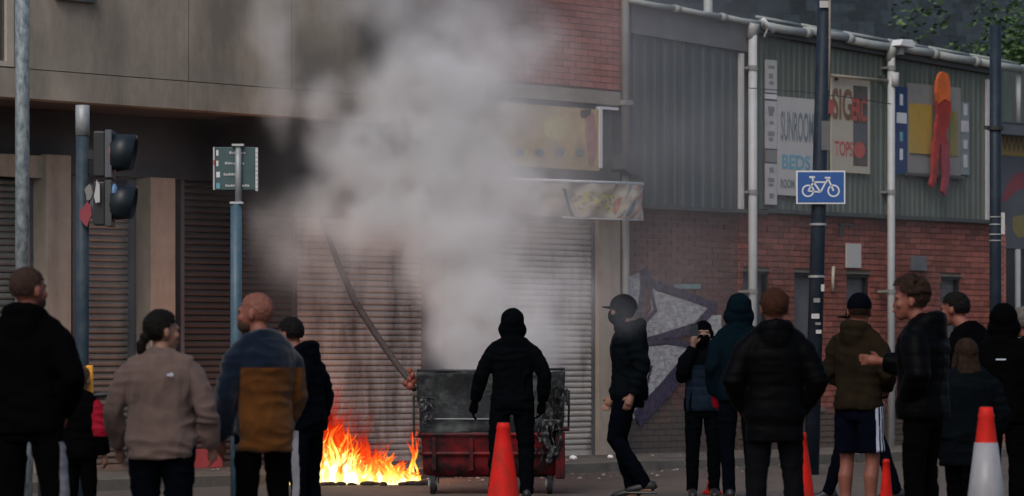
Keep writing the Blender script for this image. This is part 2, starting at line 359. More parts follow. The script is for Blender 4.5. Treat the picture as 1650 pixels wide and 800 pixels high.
def lettering(root, s, m, px0, px1, py0, py1, n, name='lettering', bold=.0, t0=None, vert=False):
    t0 = root['t0'] if t0 is None else t0
    cu = bpy.data.curves.new('txt', 'FONT'); cu.body = s; cu.extrude = .0; cu.offset = bold
    to = bpy.data.objects.new('txt', cu); S.collection.objects.link(to)
    bpy.context.view_layer.update()
    me = bpy.data.meshes.new_from_object(to.evaluated_get(bpy.context.evaluated_depsgraph_get())); bpy.data.objects.remove(to)
    co = np.empty(len(me.vertices)*3); me.vertices.foreach_get('co', co); co = co.reshape(-1,3)
    if vert: co = np.stack([-co[:,1], co[:,0], co[:,2]], 1)
    mn, mxx = co.min(0), co.max(0)
    xa, xb = tq(px0,n)-t0, tq(px1,n)-t0; za, zb = zq((px0+px1)/2,py1,n), zq((px0+px1)/2,py0,n)
    z0_ = root.location.z
    out = np.empty_like(co)
    out[:,0] = xa+(co[:,0]-mn[0])/(mxx[0]-mn[0])*(xb-xa)
    out[:,2] = za+(co[:,1]-mn[1])/(mxx[1]-mn[1])*(zb-za)-z0_
    out[:,1] = 0 if root.get('n0') is None else 0
    out[:,1] = -(n-(root.get('n0') or 0))
    me.vertices.foreach_set('co', out.ravel()); me.materials.clear(); me.materials.append(m); me.update()
    return link(name, me, root)

# ------------------------------------------------------------------ left building: cream upper storey over shuttered shops
ROOF_Z = 7.5
LB = groot('shop_building', 0, 'cream rendered shop building with grey roller shutters and an overhanging upper storey', 'building')
T0 = LB['t0']; OV = 1.3
def lx(px, n=0.): return tq(px, n)-T0
z_soff = zq(200, 170, OV); z_joint = zq(200, 124, OV)
xe = lx(650, OV); xs = lx(-90, OV)
# upper storey panels, fascia panels, with recessed joints
cols = [xs, lx(22,OV), lx(304,OV), lx(470,OV), xe]
for a, b in zip(cols[1:], cols[2:]):
    m = MB(); m.box(a+.006, b-.006, -OV, -OV+.2, z_joint+.008, ROOF_Z); m.build('wall_panel', M['cream'], LB)
for a, b in zip([xs, lx(300,OV)], [lx(300,OV), xe]):
    m = MB(); m.box(a+.004, b-.004, -OV-.03, -OV+.2, z_soff, z_joint-.004); m.build('fascia_panel', M['cream'], LB)
m = MB(); m.box(xs, xe, -OV+.03, -OV+.28, z_soff+.02, ROOF_Z-.02); m.build('wall_core', M['soffit'], LB)
m = MB(); m.box(xs, xe, -OV+.21, .3, z_soff+.01, z_soff+.14); m.build('soffit', M['soffit'], LB)
m = MB(); m.box(xs, xe+.01, -OV+.0, .4, ROOF_Z, ROOF_Z+.1); m.build('roof', M['slate'], LB)
# window at the left edge
wz = z_joint+.012
m = MB(); m.box(cols[0], cols[1]-.0, -OV+.10, -OV+.14, wz, ROOF_Z-.2); w = m.build('window', M['glass'], LB)
m = MB(); a, b = lx(20,OV), lx(26,OV); m.box(cols[1]-.09, cols[1]-.006, -OV-.012, -OV+.1, wz, ROOF_Z-.2)
m.box(cols[0], cols[1]-.09, -OV-.008, -OV+.1, wz, wz+.05); m.box(lx(6,OV), lx(9,OV), -OV+.03, -OV+.1, wz+.05, ROOF_Z-.2); m.build('window_frame', M['winframe'], w)
m = MB(); m.box(lx(88,OV), lx(150,OV), -OV-.06, -OV+.02, zq(120,3,OV), zq(120,3,OV)+.07); m.build('window_sill', M['trim'], LB)
m = MB(); m.box(lx(92,OV), lx(147,OV), -OV-.01, -OV+.02, zq(120,3,OV)+.07, ROOF_Z-.4); w = m.build('window', M['glass'], LB)
m = MB(); m.box(lx(92,OV), lx(96,OV), -OV-.03, -OV-.008, zq(120,3,OV)+.08, ROOF_Z-.4); m.box(lx(143,OV), lx(147,OV), -OV-.03, -OV-.008, zq(120,3,OV)+.08, ROOF_Z-.4); m.build('window_frame', M['winframe'], w)
# dark sign fascia below the soffit
part_box(LB, 'sign_fascia', M['darkfascia'], -90, 430, zq(200,286), z_soff+.005, .02, .16)
part_box(LB, 'sign_fascia', M['darkfascia'], 430, 700, zq(560,345), z_soff+.005, .02, .15)
part_box(LB, 'lintel', M['pilaster'], -90, 73, zq(40,286,.2), zq(40,250,.2), .165, .2)
part_box(LB, 'back_wall', M['greytone'], -90, 712, 0, 6.0, -.35, -.16)
ptop = zq(95, 250, .24)
for a, b, mm in ((75,115,'pilaster'), (243,283,'pilaster')):
    part_box(LB, 'pilaster', M[mm], a, b, .0, ptop+(0 if a < 100 else -.18), -.15, .26, .008)
for a, b in ((46,75), (206,236)):
    part_box(LB, 'pilaster_shaded_return', M['greytone'], a, b, 0, zq(a,284), -.155, .03)  # grey tone paints in the shaded left faces of the cream pilasters
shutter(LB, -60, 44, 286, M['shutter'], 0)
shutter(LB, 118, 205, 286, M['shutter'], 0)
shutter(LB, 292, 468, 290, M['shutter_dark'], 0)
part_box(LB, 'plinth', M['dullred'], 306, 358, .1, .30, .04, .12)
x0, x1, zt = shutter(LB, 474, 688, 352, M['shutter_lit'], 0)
part_box(LB, 'pier', M['greytone'], 690, 712, 0, zq(700,346), -.15, .14)

# ------------------------------------------------------------------ middle building: brick over a shop sign
MBD = groot('brick_shop', 712, 'red brick shop with a stone band, roller shutter and grey end pier', 'building')
T1 = MBD['t0']
def mx_(px, n=0.): return tq(px, n)-T1
zb = zq(900, 140); 
m = MB(); m.box(mx_(655), mx_(1000), -.02, .35, zq(900,165), ROOF_Z); m.build('wall_core', M['mortar_red'], MBD)
bricks(MBD, mx_(655), mx_(998), zb+.02, ROOF_Z-.9, .022, M['brick_pale'], budget=280, seed=5)
part_box(MBD, 'stone_band', M['stone'], 660, 1000, zq(900,163,.1), zq(900,141,.1), -.02, .10, .006)
part_box(MBD, 'sign_backing', M['trim'], 700, 985, zq(900,292,.06), zq(900,164,.06), -.03, .06)
part_box(MBD, 'dark_band_board', M['trim'], 712, 1000, zq(900,292,.12), zq(900,272,.12), .062, .12)  # plain dark band along the foot of the sign
part_box(MBD, 'back_wall', M['greytone'], 712, 1000, 0, zq(850,290), -.3, -.11)
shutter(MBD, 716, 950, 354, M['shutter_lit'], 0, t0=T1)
part_box(MBD, 'shutter_box', M['greytone'], 712, 955, zq(850,356,.1), zq(850,290,.1), -.10, .10)
part_box(MBD, 'pier', M['pilaster'], 964, 1000, 0, zq(985,292,.1), -.15, .10, .006)
m = MB(); m.box(mx_(655), mx_(1000), -.15, .5, ROOF_Z, ROOF_Z+.12); m.build('roof', M['slate'], MBD)

def thing_on_wall(name, px, n, label, cat, group=None):
    o = groot(name, px, label, cat, group, n); o['n0'] = n; return o
def plate(root, name, m, px0, px1, py0, py1, dn0, dn1, bevel=0, parent=None, sl=0):   # dn relative to root's n
    n0 = root['n0']; nf = n0+dn1; t0 = root['t0']
    xa, xb = tq(px0,nf)-t0, tq(px1,nf)-t0
    b = MB()
    pts = [(xa, zq(px0,py1,nf)), (xb, zq(px1,py1,nf)+sl*0), (xb, zq(px1,py0,nf)), (xa, zq(px0,py0,nf))]
    zm0 = zq((px0+px1)/2, py1, nf); zm1 = zq((px0+px1)/2, py0, nf)
    b.box(xa, xb, -dn1, -dn0, zm0, zm1)
    o = b.build(name, m, parent or root, bevel=bevel); return o
def disc(root, name, m, px, py, rx, rz, dn, seg=20):
    n = root['n0']+dn; t0 = root['t0']; cx_, cz_ = tq(px,n)-t0, zq(px,py,n); b = MB()
    b.prism([(cx_+rx*math.cos(2*math.pi*k/seg), cz_+rz*math.sin(2*math.pi*k/seg)) for k in range(seg)], -dn, -dn+.003)
    return b.build(name, m, root)
def poly(root, name, m, pts, dn, th=.004, parent=None):
    n = root['n0']+dn; t0 = root['t0']
    q = [(tq(x,n)-t0, zq(x,y,n)) for x, y in pts]
    a = sum(q[i][0]*q[(i+1)%len(q)][1]-q[(i+1)%len(q)][0]*q[i][1] for i in range(len(q)))
    if a < 0: q.reverse()
    b = MB(); b.prism(q, -dn, -dn+th); return b.build(name, m, parent or root)

s1 = thing_on_wall('shop_sign', 760, .062, 'cream shop signboard with a red figure and yellow disc, half lost in the smoke', 'shop sign')
plate(s1, 'board', mat('dull_yellow_board', (.44,.33,.17), .7, .2, 3, dirt=(.15,.13,.10), dirt_amt=.7, dirt_scale=2), 735, 966, 168, 270, .0, .05)
plate(s1, 'frame', M['white'], 966, 971, 172, 271, .0, .06); plate(s1, 'arm', M['white'], 971, 997, 173, 177, .0, .06)
disc(s1, 'emblem', M['print_pale_yellow'], 895, 207, .22, .15, .055)
poly(s1, 'figure', M['print_pink'], [(945,182),(952,178),(958,186),(962,215),(961,250),(956,268),(949,268),(946,240),(943,210)], .056)
poly(s1, 'figure_head', M['print_dark'], [(936,178),(952,176),(952,186),(942,190),(936,188)], .058)
for i, (a, b) in enumerate(((828,848),(895,909),(928,941),(862,876))): disc(s1, 'emblem', M['print_slate'], (a+b)/2, 246, .075, .045, .056)
# banner
s2 = thing_on_wall('torn_banner', 795, .35, 'torn printed banner sagging below its white rail above the shutter', 'banner')
n0 = .35; rail = MB(); rail.tube([(tq(790,n0)-s2['t0'],0,zq(790,288,n0)), (tq(1036,n0)-s2['t0'],0,zq(1036,297,n0))], .022, 10)
rail.build('rail', M['white'], s2, smooth=True)
for px in (800, 1030):
    b = MB(); b.box(tq(px,n0)-s2['t0']-.02, tq(px,n0)-s2['t0']+.02, 0, .30, zq(px,293,n0)-.02, zq(px,293,n0)+.02); b.build('bracket', M['trim'], s2)
def bot(px):
    pts = [(795,322),(840,345),(880,350),(905,349),(930,351),(1000,353),(1036,354)]
    for (a,ya),(b,yb) in zip(pts, pts[1:]):
        if a <= px <= b: return ya+(yb-ya)*(px-a)/(b-a)
    return 350
cl = MB(); nx, nz = 150, 34
for i in range(nx+1):
    px = 795+241*i/nx; top = 290+8*i/nx; bt = bot(px)
    for j in range(nz+1):
        f = j/nz; py = top+(bt-top)*f
        y = .03*math.sin(f*math.pi)*math.sin(px*.11)+.02*noise.noise(Vector((px*.06, f*3, 0)))
        cl.v.append((tq(px,n0)-s2['t0'], -.01+y, zq(px,py,n0)))
for i in range(nx):
    for j in range(nz):
        px = 795+241*(i+.5)/nx; f = (j+.5)/nz
        if 902+f*20-4 < px < 902+f*20+3 and f > .2: continue
        a = i*(nz+1)+j; cl.f.append((a, a+nz+1, a+nz+2, a+1))
        pr = 0
        if px > 925 and .25 < f < .8: pr = 1 if noise.noise(Vector((px*.13, f*7, 3))) > .05 else (2 if noise.noise(Vector((px*.17, f*9, 8))) > .12 else 0)
        if px > 990 and f < 1: pr = (3 if noise.noise(Vector((px*.12+f*4,f*2,1))) > .1 else (4 if noise.noise(Vector((px*.16+f*5,f*2,6))) > .15 else 0))
        cl.m.append(pr)
o = cl.build('cloth', [M['signcream'], M['print_pale_yellow'], M['print_tan'], M['print_pink'], M['print_slate']], s2, smooth=True)
sd = o.modifiers.new('th', 'SOLIDIFY'); sd.thickness = .004
b = MB(); b.tube([(tq(x,n0)-s2['t0'],-.01,zq(x,bot(x)+1,n0)) for x in (905,930,965,1000,1036)], .008, 8); b.build('hem', M['white'], s2, smooth=True)
# grey downpipe between the buildings
dp = groot('downpipe', 1008, 'grey downpipe with a dark hopper box left of the green cladding', 'downpipe', 'downpipes on the street front', .12)
b = MB(); b.tube([(0,0,zq(1008,262,.12)), (0,0,ROOF_Z)], .05, 14); b.build('pipe', M['greypipe'], dp, smooth=True)
b = MB(); zh = zq(1003,263,.12); b.prism([(-.15,zh-.08),(-.05,zh-.14),(.07,zh-.14),(.16,zh-.08),(.16,zh+.1),(-.15,zh+.1)], -.12, .1); b.build('hopper', M['trim'], dp)
b = MB(); b.tube([(0,0,.1), (0,0,zh-.13)], .045, 14); b.build('lower_pipe', M['greypipe'], dp, smooth=True)
b = MB(); b.box(-.07,.07,-.065,.1,zq(1008,166,.12)-.03,zq(1008,166,.12)+.03); b.build('clip', M['greypipe'], dp)

# ------------------------------------------------------------------ right building: brick base, corrugated cladding above
WH = groot('warehouse', 1003, 'low industrial building with red brick base and green corrugated cladding', 'building')
T2 = WH['t0']
def wx(px, n=0.): return tq(px, n)-T2
zc = zq(1300, 344, .1)
xR = wx(1592); xM = wx(1187)
def cap_z(px): return zq(px, (0 if px < 1010 else .1765*(px-1010)), .1)
holes = []
for a, b, yt, yb in ((1194,1236,437,640), (1277,1322,437,640), (1361,1398,441,640), (1514,1545,437,640)):
    holes.append((wx(a), wx(b), zq(a,yb), zq(a,yt)))
m = MB(); m.box(0, xR, 0, .3, -.05, .62)
hs = sorted(holes); xx = 0
hz0, hz1 = max(h[2] for h in hs), min(h[3] for h in hs)
for h in hs+[(xR,0,0,0)]:
    m.box(xx, h[0], 0, .3, .62, hs[0][3]+.0); xx = h[1]
m.box(0, xR, 0, .3, hs[0][3], zc); m.build('wall_core', M['mortar'], WH)
holes2 = [(h[0], h[1], .62, hs[0][3]) for h in hs]
bricks(WH, 0, xM-.0, .09, zc-.03, 0, M['brick_brown'], budget=90, seed=2)
bricks(WH, xM+.01, xR, .09, zc-.03, 0.02, M['brick'], holes=holes2, budget=205, seed=3)
for (a, b, c, d) in holes2:
    m = MB(); m.box(a, b, .07, .11, c, d); w = m.build('boarded_window', M['vent'], WH)
    m = MB(); m.box(a, a+.035, -.005, .08, c, d); m.box(b-.035, b, -.005, .08, c, d); m.box(a+.035, b-.035, -.005, .08, d-.04, d); m.build('window_frame', M['black'], w)
    m = MB(); m.box(a-.03, b+.03, -.05, .07, c-.05, c); m.build('window_sill', M['kerb'], w)
    m = MB(); m.box(a-.02, b+.02, -.042, .03, d, d+.028); m.build('lintel', M['kerb'], w)
# end brick pier
m = MB(); m.box(xR+.01, xR+.3, -.06, .3, -.05, zq(1600,362)); m.build('pier_core', M['mortar'], WH)
bricks(WH, xR+.01, xR+.3, .09, zq(1600,364), .075, M['brick_pale'], budget=0, seed=8)
# cladding sheets
def sheet(x0, x1, zbot, ztf, n, m, pitch=.13, dep=.03):
    b = MB(); pts = []; x = x0; k = 0
    while x < x1-.001:
        for dx_, dy_ in ((0,0),(.35,0),(.5,1),(.85,1)):
            xx = x+dx_*pitch
            if xx < x1: pts.append((xx, -n-dy_*dep))
        x += pitch
    pts.append((x1, -n))
    for (x, y) in pts: b.v.append((x, y, zbot)); b.v.append((x, y, ztf(x)))
    for i in range(len(pts)-1):
        b.f.append((2*i, 2*i+2, 2*i+3, 2*i+1)); b.m.append(0)
    o = b.build('cladding_sheet', m, WH); s_ = o.modifiers.new('th','SOLIDIFY'); s_.thickness = .004; s_.offset = -1
def top_l(x):   # sloping edge in local x
    # line through two points of the photo
    a, za = wx(1012,.1), zq(1012,3,.1); b, zb_ = wx(1640,.1), zq(1640,113,.1)
    return za+(zb_-za)*(x-a)/(b-a)
xb0, xb1, xb2 = wx(1014,.1), wx(1205,.1), wx(1606,.1)
zlow = zq(1100, 333, .1)
sx = xb0
while sx < xb1-.05:
    e = min(sx+.91, xb1); sheet(sx, e, zlow, lambda x: top_l(x)-.38, .1, M['clad_dark'], .19, .016); sx = e+.003
sx = wx(1222,.1)
while sx < xb2-.05:
    e = min(sx+.91, xb2); sheet(sx, e, zc+.03, lambda x: top_l(x)-.12, .1, M['clad'], .11, .014); sx = e+.003
m = MB(); m.box(xb0, xb2+.1, .0, .06, zc-.1, 3.0); 
m = MB(); 
m.prism([(xb0,zlow),(xb2+.1,zc),(xb2+.1,top_l(xb2)-.02),(xb0,top_l(xb0)-.02)], -.06, .25); m.build('frame_wall', M['trim'], WH)
m = MB(); m.prism([(xb0,top_l(xb0)-.38),(xb1,top_l(xb1)-.38),(xb1,top_l(xb1)-.03),(xb0,top_l(xb0)-.03)], -.15, -.062); m.build('fascia_board', M['vent'], WH)
m = MB(); m.prism([(wx(1222,.1),top_l(wx(1222,.1))-.13),(xb2,top_l(xb2)-.13),(xb2,top_l(xb2)-.03),(wx(1222,.1),top_l(wx(1222,.1))-.03)], -.17, -.062); m.build('fascia_board', M['trim'], WH)
m = MB(); m.box(wx(1222), xb2, -.15, .05, zc-.02, zc+.03); m.build('flashing', M['trim'], WH)
m = MB(); m.box(xb0, wx(1222)-.002, -.16, .05, zlow-.05, zlow); m.build('flashing', M['trim'], WH)
m = MB(); m.box(xb0, xM, -.02, .25, zc-.06, zlow-.05); m.build('wall_infill', M['mortar_red'], WH)
m = MB(); m.box(wx(1195,.16), wx(1199,.16), -.16, -.10, zlow, top_l(xb1)-.4); m.build('corner_trim', M['palegrey'], WH)
m = MB(); m.box(wx(1206,.1), wx(1219,.1), -.13, -.062, zlow, top_l(xb1)-.1); m.build('recess_panel', M['trim'], WH)
m = MB(); m.box(wx(1590,.14), wx(1596,.14), -.15, -.10, zc+.03, top_l(xb2)-.2); m.build('corner_trim', M['palegrey'], WH)
# gutter in lengths, with joints
cuts = [1014,1090,1165,1228,1300,1368,1440,1505,1572,1650]
for a, b_ in zip(cuts, cuts[1:]):
    xa, xb_ = wx(a,.2), wx(b_,.2); za, zb_ = top_l(wx(a,.2)), top_l(wx(b_,.2)); b = MB()
    off = .02*math.sin(a*.05) if a > 1220 else 0
    r_ = .035 if a < 1220 else .055
    b.tube([(xa+.01,-.2,za+off), ((xa+xb_)/2,-.2,(za+zb_)/2+off-.01), (xb_-.01,-.2,zb_+off)], r_, 12); b.build('gutter', M['gutter'], WH, smooth=True)
    b = MB(); b.tube([(xb_-.05,-.2,zb_+off*.5), (xb_+.05,-.2,zb_+off*.5-.01)], r_+.014, 12); b.build('gutter_joint', M['gutter'], WH, smooth=True)
    if a > 1220:
        b = MB(); b.tube([(xa+.01,-.1,za+.09), (xb_-.01,-.1,zb_+.085)], .022, 8); b.build('roof_edge', M['gutter'], WH, smooth=True)
# roof going back
m = MB(); xa, xb_ = xb0, xb2+.1
m.add([(xa,-.08,top_l(xa)+.0),(xb_,-.08,top_l(xb_)+.0),(xb_,9,top_l(xb_)+.2),(xa,9,top_l(xa)+.2),(xa,-.08,top_l(xa)-.06),(xb_,-.08,top_l(xb_)-.06),(xb_,9,top_l(xb_)+.14),(xa,9,top_l(xa)+.14)],
      [(0,1,2,3),(7,6,5,4),(4,5,1,0),(5,6,2,1),(6,7,3,2),(7,4,0,3)]); m.build('roof', M['slate'], WH)
# side return walls
m = MB(); m.box(xR+.3, xR+.32, .0, 9, 0, top_l(xR)); m.build('side_wall', M['trim'], WH)
# bits on the wall
m = MB(); m.box(wx(1468,.06), wx(1490,.06), -.10, -.03, zq(1480,437,.06), zq(1480,413,.06)); m.build('junction_box', M['vent'], WH, bevel=.01)
m = MB(); m.box(wx(1352,.05), wx(1373,.05), -.07, -.03, zq(1362,364,.05), zq(1362,361,.05)); m.box(wx(1353,.05), wx(1357,.05), -.06, -.035, zq(1355,382,.05), zq(1355,364,.05)); m.build('wall_hook', M['trim'], WH)
m = MB(); m.tube([(wx(1343,.05),-.05,zq(1343,430,.05)),(wx(1341,.05),-.06,zq(1341,450,.05)),(wx(1342,.05),-.05,zq(1342,470,.05))], .022, 8); m.build('paint_drip', M['signcream'], WH, smooth=True)

def pipe_thing(px, y0, y1, label, r=.055, n=.22, feet=True):
    o = groot('downpipe', px, label, 'downpipe', 'downpipes on the street front', n)
    b = MB(); b.tube([(0,0,zq(px,y1,n) if y1 else .1), (0,0,zq(px,y0,n))], r, 16); b.build('pipe', M['pipe'], o, smooth=True)
    for y in (110, 310, 470, 620):
        if y0+10 < y < (y1 or 740):
            b = MB(); zz = zq(px,y,n); b.tube([(0,0,zz-.03),(0,0,zz+.03)], r+.012, 16); b.box(-.09,.09,0,.16,zz-.015,zz+.015); b.build('clip', M['greypipe'], o)
    b = MB(); zz = zq(px,y0,n); b.tube([(0,.02,zz-.05),(0,0,zz+.07),(0,-.02,zz+.14)], [r+.012,r+.014,r+.02], 14); b.build('hopper', M['gutter'], o, smooth=True)
    return o
pipe_thing(1213, 56, None, 'pale grey downpipe at the step in the cladding, left of the cycle sign')
p2 = pipe_thing(1436, 92, None, 'white downpipe between the cream poster and the dark blue sign strip', .05)
b = MB(); b.tube([(.02,-.04,zq(1440,140,.22)), (.02,-.04,zq(1440,118,.22))], .06, 12); b.build('collar', M['pipe'], p2, smooth=True)
# white lamps / birds on the gutter
def floodlight(px, py, label):
    o = groot('floodlight', px, label, 'lamp', 'floodlights on the gutter', .3); z = zq(px,py,.3)
    o.location.z = z
    b = MB(); b.prism([(-.16,-.035),(.15,-.05),(.19,.0),(.12,.055),(-.10,.05)], -.1, .06); b.build('housing', M['white'], o, bevel=.01)
    b = MB(); b.box(-.04,.04,-.02,.1,-.14,-.04); b.build('bracket', M['galv2'], o)
floodlight(1452, 71, 'small white floodlight on the gutter above the second downpipe')
o = groot('floodlight', 1238, 'slim tilted white lamp on the gutter above the first downpipe', 'lamp', None, .3); o.location.z = zq(1238,44,.3)
b = MB(); b.tube([(-.11,0,.09),(.1,0,-.05)], .03, 10); b.build('tube', M['white'], o, smooth=True)
b = MB(); b.tube([(0,.0,-.0),(-.02,.05,-.12)], .014, 8); b.build('bracket', M['galv2'], o)

# conduit across the posters
o = groot('conduit', 1340, 'rusty pale conduit running across the top of the cream poster', 'pipe', None, .2)
b = MB(); b.tube([(0,0,zq(1340,122,.2)), (tq(1432,.2)-o['t0'],0,zq(1432,131,.2))], .022, 10); b.build('pipe', M['stone'], o, smooth=True)
for px in (1350, 1425):
    b = MB(); x_ = tq(px,.2)-o['t0']; z_ = zq(px,126,.2); b.box(x_-.015, x_+.015, 0, .08, z_-.03, z_+.04); b.build('clip', M['trim'], o)

# ------------------------------------------------------------------ signs on the cladding
SN = .13
s = thing_on_wall('strip_sign', 1234, SN, 'tall narrow pale strip sign with faint vertical markings', 'sign')
for y0_, y1_, mm in ((97,150,'signwhite'),(152,160,'white'),(163,240,'palegrey'),(242,262,'signgrey'),(264,330,'palegrey')):
    plate(s, 'sign_panel', M[mm], 1234, 1252, y0_, y1_, 0, .02)
for k_, y0_ in enumerate((106, 119, 131, 172, 180, 196, 212, 222, 270, 287, 296, 312)):
    plate(s, 'faded_print', M['signgrey'], 1238+(k_%3), 1248-(k_*2)%3, y0_, y0_+5+(k_*3)%5, .02, .0225)
s = thing_on_wall('shop_sign', 1256, SN, 'white shop sign with tall grey letters and blue lettering behind the cycle sign post', 'shop sign')
plate(s, 'board', M['signwhite'], 1254, 1313, 158, 316, 0, .025)
lettering(s, 'SUNROOM', M['print_slate'], 1258, 1311, 181, 229, SN+.028, bold=.02)
lettering(s, 'BEDS', M['print_cyan'], 1260, 1306, 250, 274, SN+.028, bold=.03)
lettering(s, 'ROOM', M['print_slate'], 1258, 1280, 289, 304, SN+.028, bold=.04)
s = thing_on_wall('poster_board', 1340, SN, 'cream poster board with brown and red letters and a dark photo strip', 'poster')
plate(s, 'board', M['signcream'], 1340, 1402, 124, 279, 0, .025)
plate(s, 'photo_print', M['print_dark'], 1375, 1398, 139, 268, .025, .028)
plate(s, 'photo_print', M['greytone'], 1376, 1397, 200, 232, .028, .030)
lettering(s, 'SIG', M['print_brown'], 1341, 1373, 143, 194, SN+.028, bold=.03)
lettering(s, 'ERC', M['print_red'], 1373, 1396, 158, 196, SN+.033, bold=.03)
disc(s, 'emblem', M['print_red'], 1337, 172, .10, .10, .030)
lettering(s, 'TOPS', M['print_red'], 1345, 1374, 228, 252, SN+.028, bold=.02)
disc(s, 'emblem', M['print_red'], 1385, 242, .12, .11, .032)
s = thing_on_wall('strip_sign', 1442, SN, 'dark blue vertical strip sign with white characters beside the downpipe', 'sign')
plate(s, 'board', M['signblue'], 1442, 1462, 140, 281, 0, .02)
for a, b_, mm in ((152,170,'white'),(182,199,'white'),(213,228,'print_cyan'),(240,258,'white')):
    wide = a in (182,)
    plate(s, 'character_panel', M[mm], 1445 if wide else 1450, 1461 if wide else 1455, a, b_, .02, .024)
s = thing_on_wall('shop_sign', 1464, SN, 'weathered grey shop sign with yellow panel behind the orange and red figure', 'shop sign')
plate(s, 'board', M['signgrey'], 1463, 1548, 138, 284, 0, .02)
plate(s, 'yellow_panel', M['print_yellow'], 1467, 1502, 168, 248, .02, .04); plate(s, 'yellow_panel', M['print_ochre'], 1530, 1543, 180, 252, .02, .03)
plate(s, 'ledge', M['trim'], 1463, 1556, 281, 286, 0, .07)
s = thing_on_wall('cutout_figure', 1518, SN+.12, 'orange and red cut-out figure with pointed head and two long legs', 'sign figure')
poly(s, 'head', M['orange'], [(1519,116),(1526,118),(1530,126),(1532,145),(1531,165),(1524,160),(1518,163),(1512,168),(1510,150),(1511,132),(1514,121)], .02, .05)
poly(s, 'torso', M['redpaint'], [(1510,163),(1519,158),(1525,160),(1532,160),(1533,178),(1529,200),(1525,215),(1527,232),(1512,232),(1507,238),(1509,205),(1512,185)], .012, .05)
poly(s, 'leg', M['redpaint'], [(1505,228),(1516,228),(1513,250),(1511,275),(1508,296),(1502,303),(1500,297),(1504,280)], .014, .05)
poly(s, 'leg', M['dullred'], [(1516,228),(1529,228),(1530,252),(1531,280),(1528,300),(1524,316),(1519,308),(1522,285),(1520,262)], .010, .05)
b = MB(); b.box(-.05,.05,0,.12,zq(1518,200,SN),zq(1518,197,SN)+.03); b.build('bracket', M['trim'], s)
s = thing_on_wall('strip_sign', 1549, SN, 'faded vertical strip of white characters right of the red figure', 'sign')
plate(s, 'board', M['print_slate'], 1549, 1562, 165, 282, 0, .02)
for a, b_, w_ in ((168,186,0),(195,213,1),(226,240,0),(250,270,0)):
    plate(s, 'character_panel', M['palegrey'], 1549 if w_ else 1553, 1561 if w_ else 1559, a, b_, .02, .024)
s = thing_on_wall('wall_notice', 1364, .035, 'small blank white notice plate on the red brick wall', 'notice')
plate(s, 'plate', M['signwhite'], 1364, 1388, 393, 432, 0, .02, .004)
# graffiti on the dark brown bay
s = thing_on_wall('graffiti', 1030, .028, 'angular purple outlined graffiti with grey fill sprayed on the dark brown wall', 'graffiti')
poly(s, 'fill', M['graf_grey'], [(1048,462),(1060,470),(1142,495),(1120,520),(1042,545),(1030,530),(1050,500)], .0, .004)
poly(s, 'fill', M['graf_grey'], [(1038,560),(1075,556),(1108,560),(1100,600),(1060,640),(1035,668),(1012,680),(1018,620),(1030,590)], .0, .004)
poly(s, 'fill', M['graf_grey'], [(1132,508),(1162,508),(1164,560),(1140,575),(1132,560)], .0, .004)
poly(s, 'fill', M['graf_grey'], [(1004,450),(1030,440),(1034,500),(1010,500)], .0, .004)
def stroke(pts, w, dn=.006, m='graf_purple'):
    n = s['n0']+dn; q = [Vector((tq(x,n)-s['t0'], zq(x,y,n))) for x, y in pts]; b = MB()
    for i in range(len(q)-1):
        d = (q[i+1]-q[i]); u = Vector((-d.y, d.x)).normalized()*w; e = d.normalized()*w*.5
        a0, a1 = q[i]-e, q[i+1]+e
        qd = [a0-u, a1-u, a1+u, a0+u]
        b.prism([(v.x, v.y) for v in qd], -dn-i*.0006, -dn-i*.0006+.003)
    b.build('outline', M[m], s)
stroke([(1030,505),(1040,436),(1052,462)], .045); stroke([(1040,436),(1048,455),(1152,494)], .05)
stroke([(1152,494),(1120,530),(1028,555)], .055); stroke([(1048,462),(1056,500),(1030,530)], .03)
stroke([(1028,555),(1070,548),(1110,556)], .04); stroke([(1112,580),(1070,630),(1030,672)], .11)
stroke([(1088,462),(1128,462)], .03, .004, 'graf_teal')
stroke([(1050,590),(1042,622)], .02)

# ------------------------------------------------------------------ the shop beyond, at the right edge
FS = groot('far_shop', 1607, 'dark shop front at the right edge with yellow and red printed fascia', 'building', None, -1.2)
FS['n0'] = -1.2; T3 = FS['t0']
def fbox(name, m, px0, px1, py0, py1, dn0, dn1):
    n = -1.2+dn1; b = MB(); b.box(tq(px0,n)-T3, tq(px1,n)-T3, -dn1, -dn0, zq(px0,py1,n) if py1 else 0, zq(px0,py0,n)); return b.build(name, m, FS)
fbox('wall', M['darkfascia'], 1600, 1860, 195, None, -.4, 0)
fbox('upper_wall', M['clad'], 1597, 1860, 112, 196, -.35, -.02)
fbox('fascia_board', M['greytone'], 1607, 1860, 218, 400, .0, .06)
fbox('yellow_panel', M['print_yellow'], 1613, 1700, 218, 250, .06, .08)
FS['n0'] = -1.2; 
lettering(FS, 'WWW', M['print_dark'], 1615, 1660, 222, 246, -1.2+.083, t0=T3)
poly(FS, 'red_swoosh', M['dullred'], [(1612,330),(1622,300),(1636,280),(1665,272),(1665,300),(1640,306),(1628,318)], .065)
poly(FS, 'ochre_disc', M['print_ochre'], [(1632,350),(1660,345),(1662,380),(1640,384),(1632,372)], .066)
fbox('canopy', M['greytone'], 1590, 1860, 198, 214, .0, .4)
fbox('shutter', M['shutter_dark'], 1622, 1860, 402, None, 0.0, .03)
fbox('door_post', M['pilaster'], 1608, 1621, 402, None, 0, .06)
o = groot('downpipe', 1640, 'white pipe on the dark shop front at the right edge', 'downpipe', 'downpipes on the street front', -1.0)
b = MB(); b.tube([(0,0,.1),(0,0,zq(1640,402,-1.0))], .04, 12); b.build('pipe', M['pipe'], o, smooth=True)
o = groot('downpipe', 1641, 'short white pipe under the end of the gutter at the right edge', 'downpipe', 'downpipes on the street front', .15)
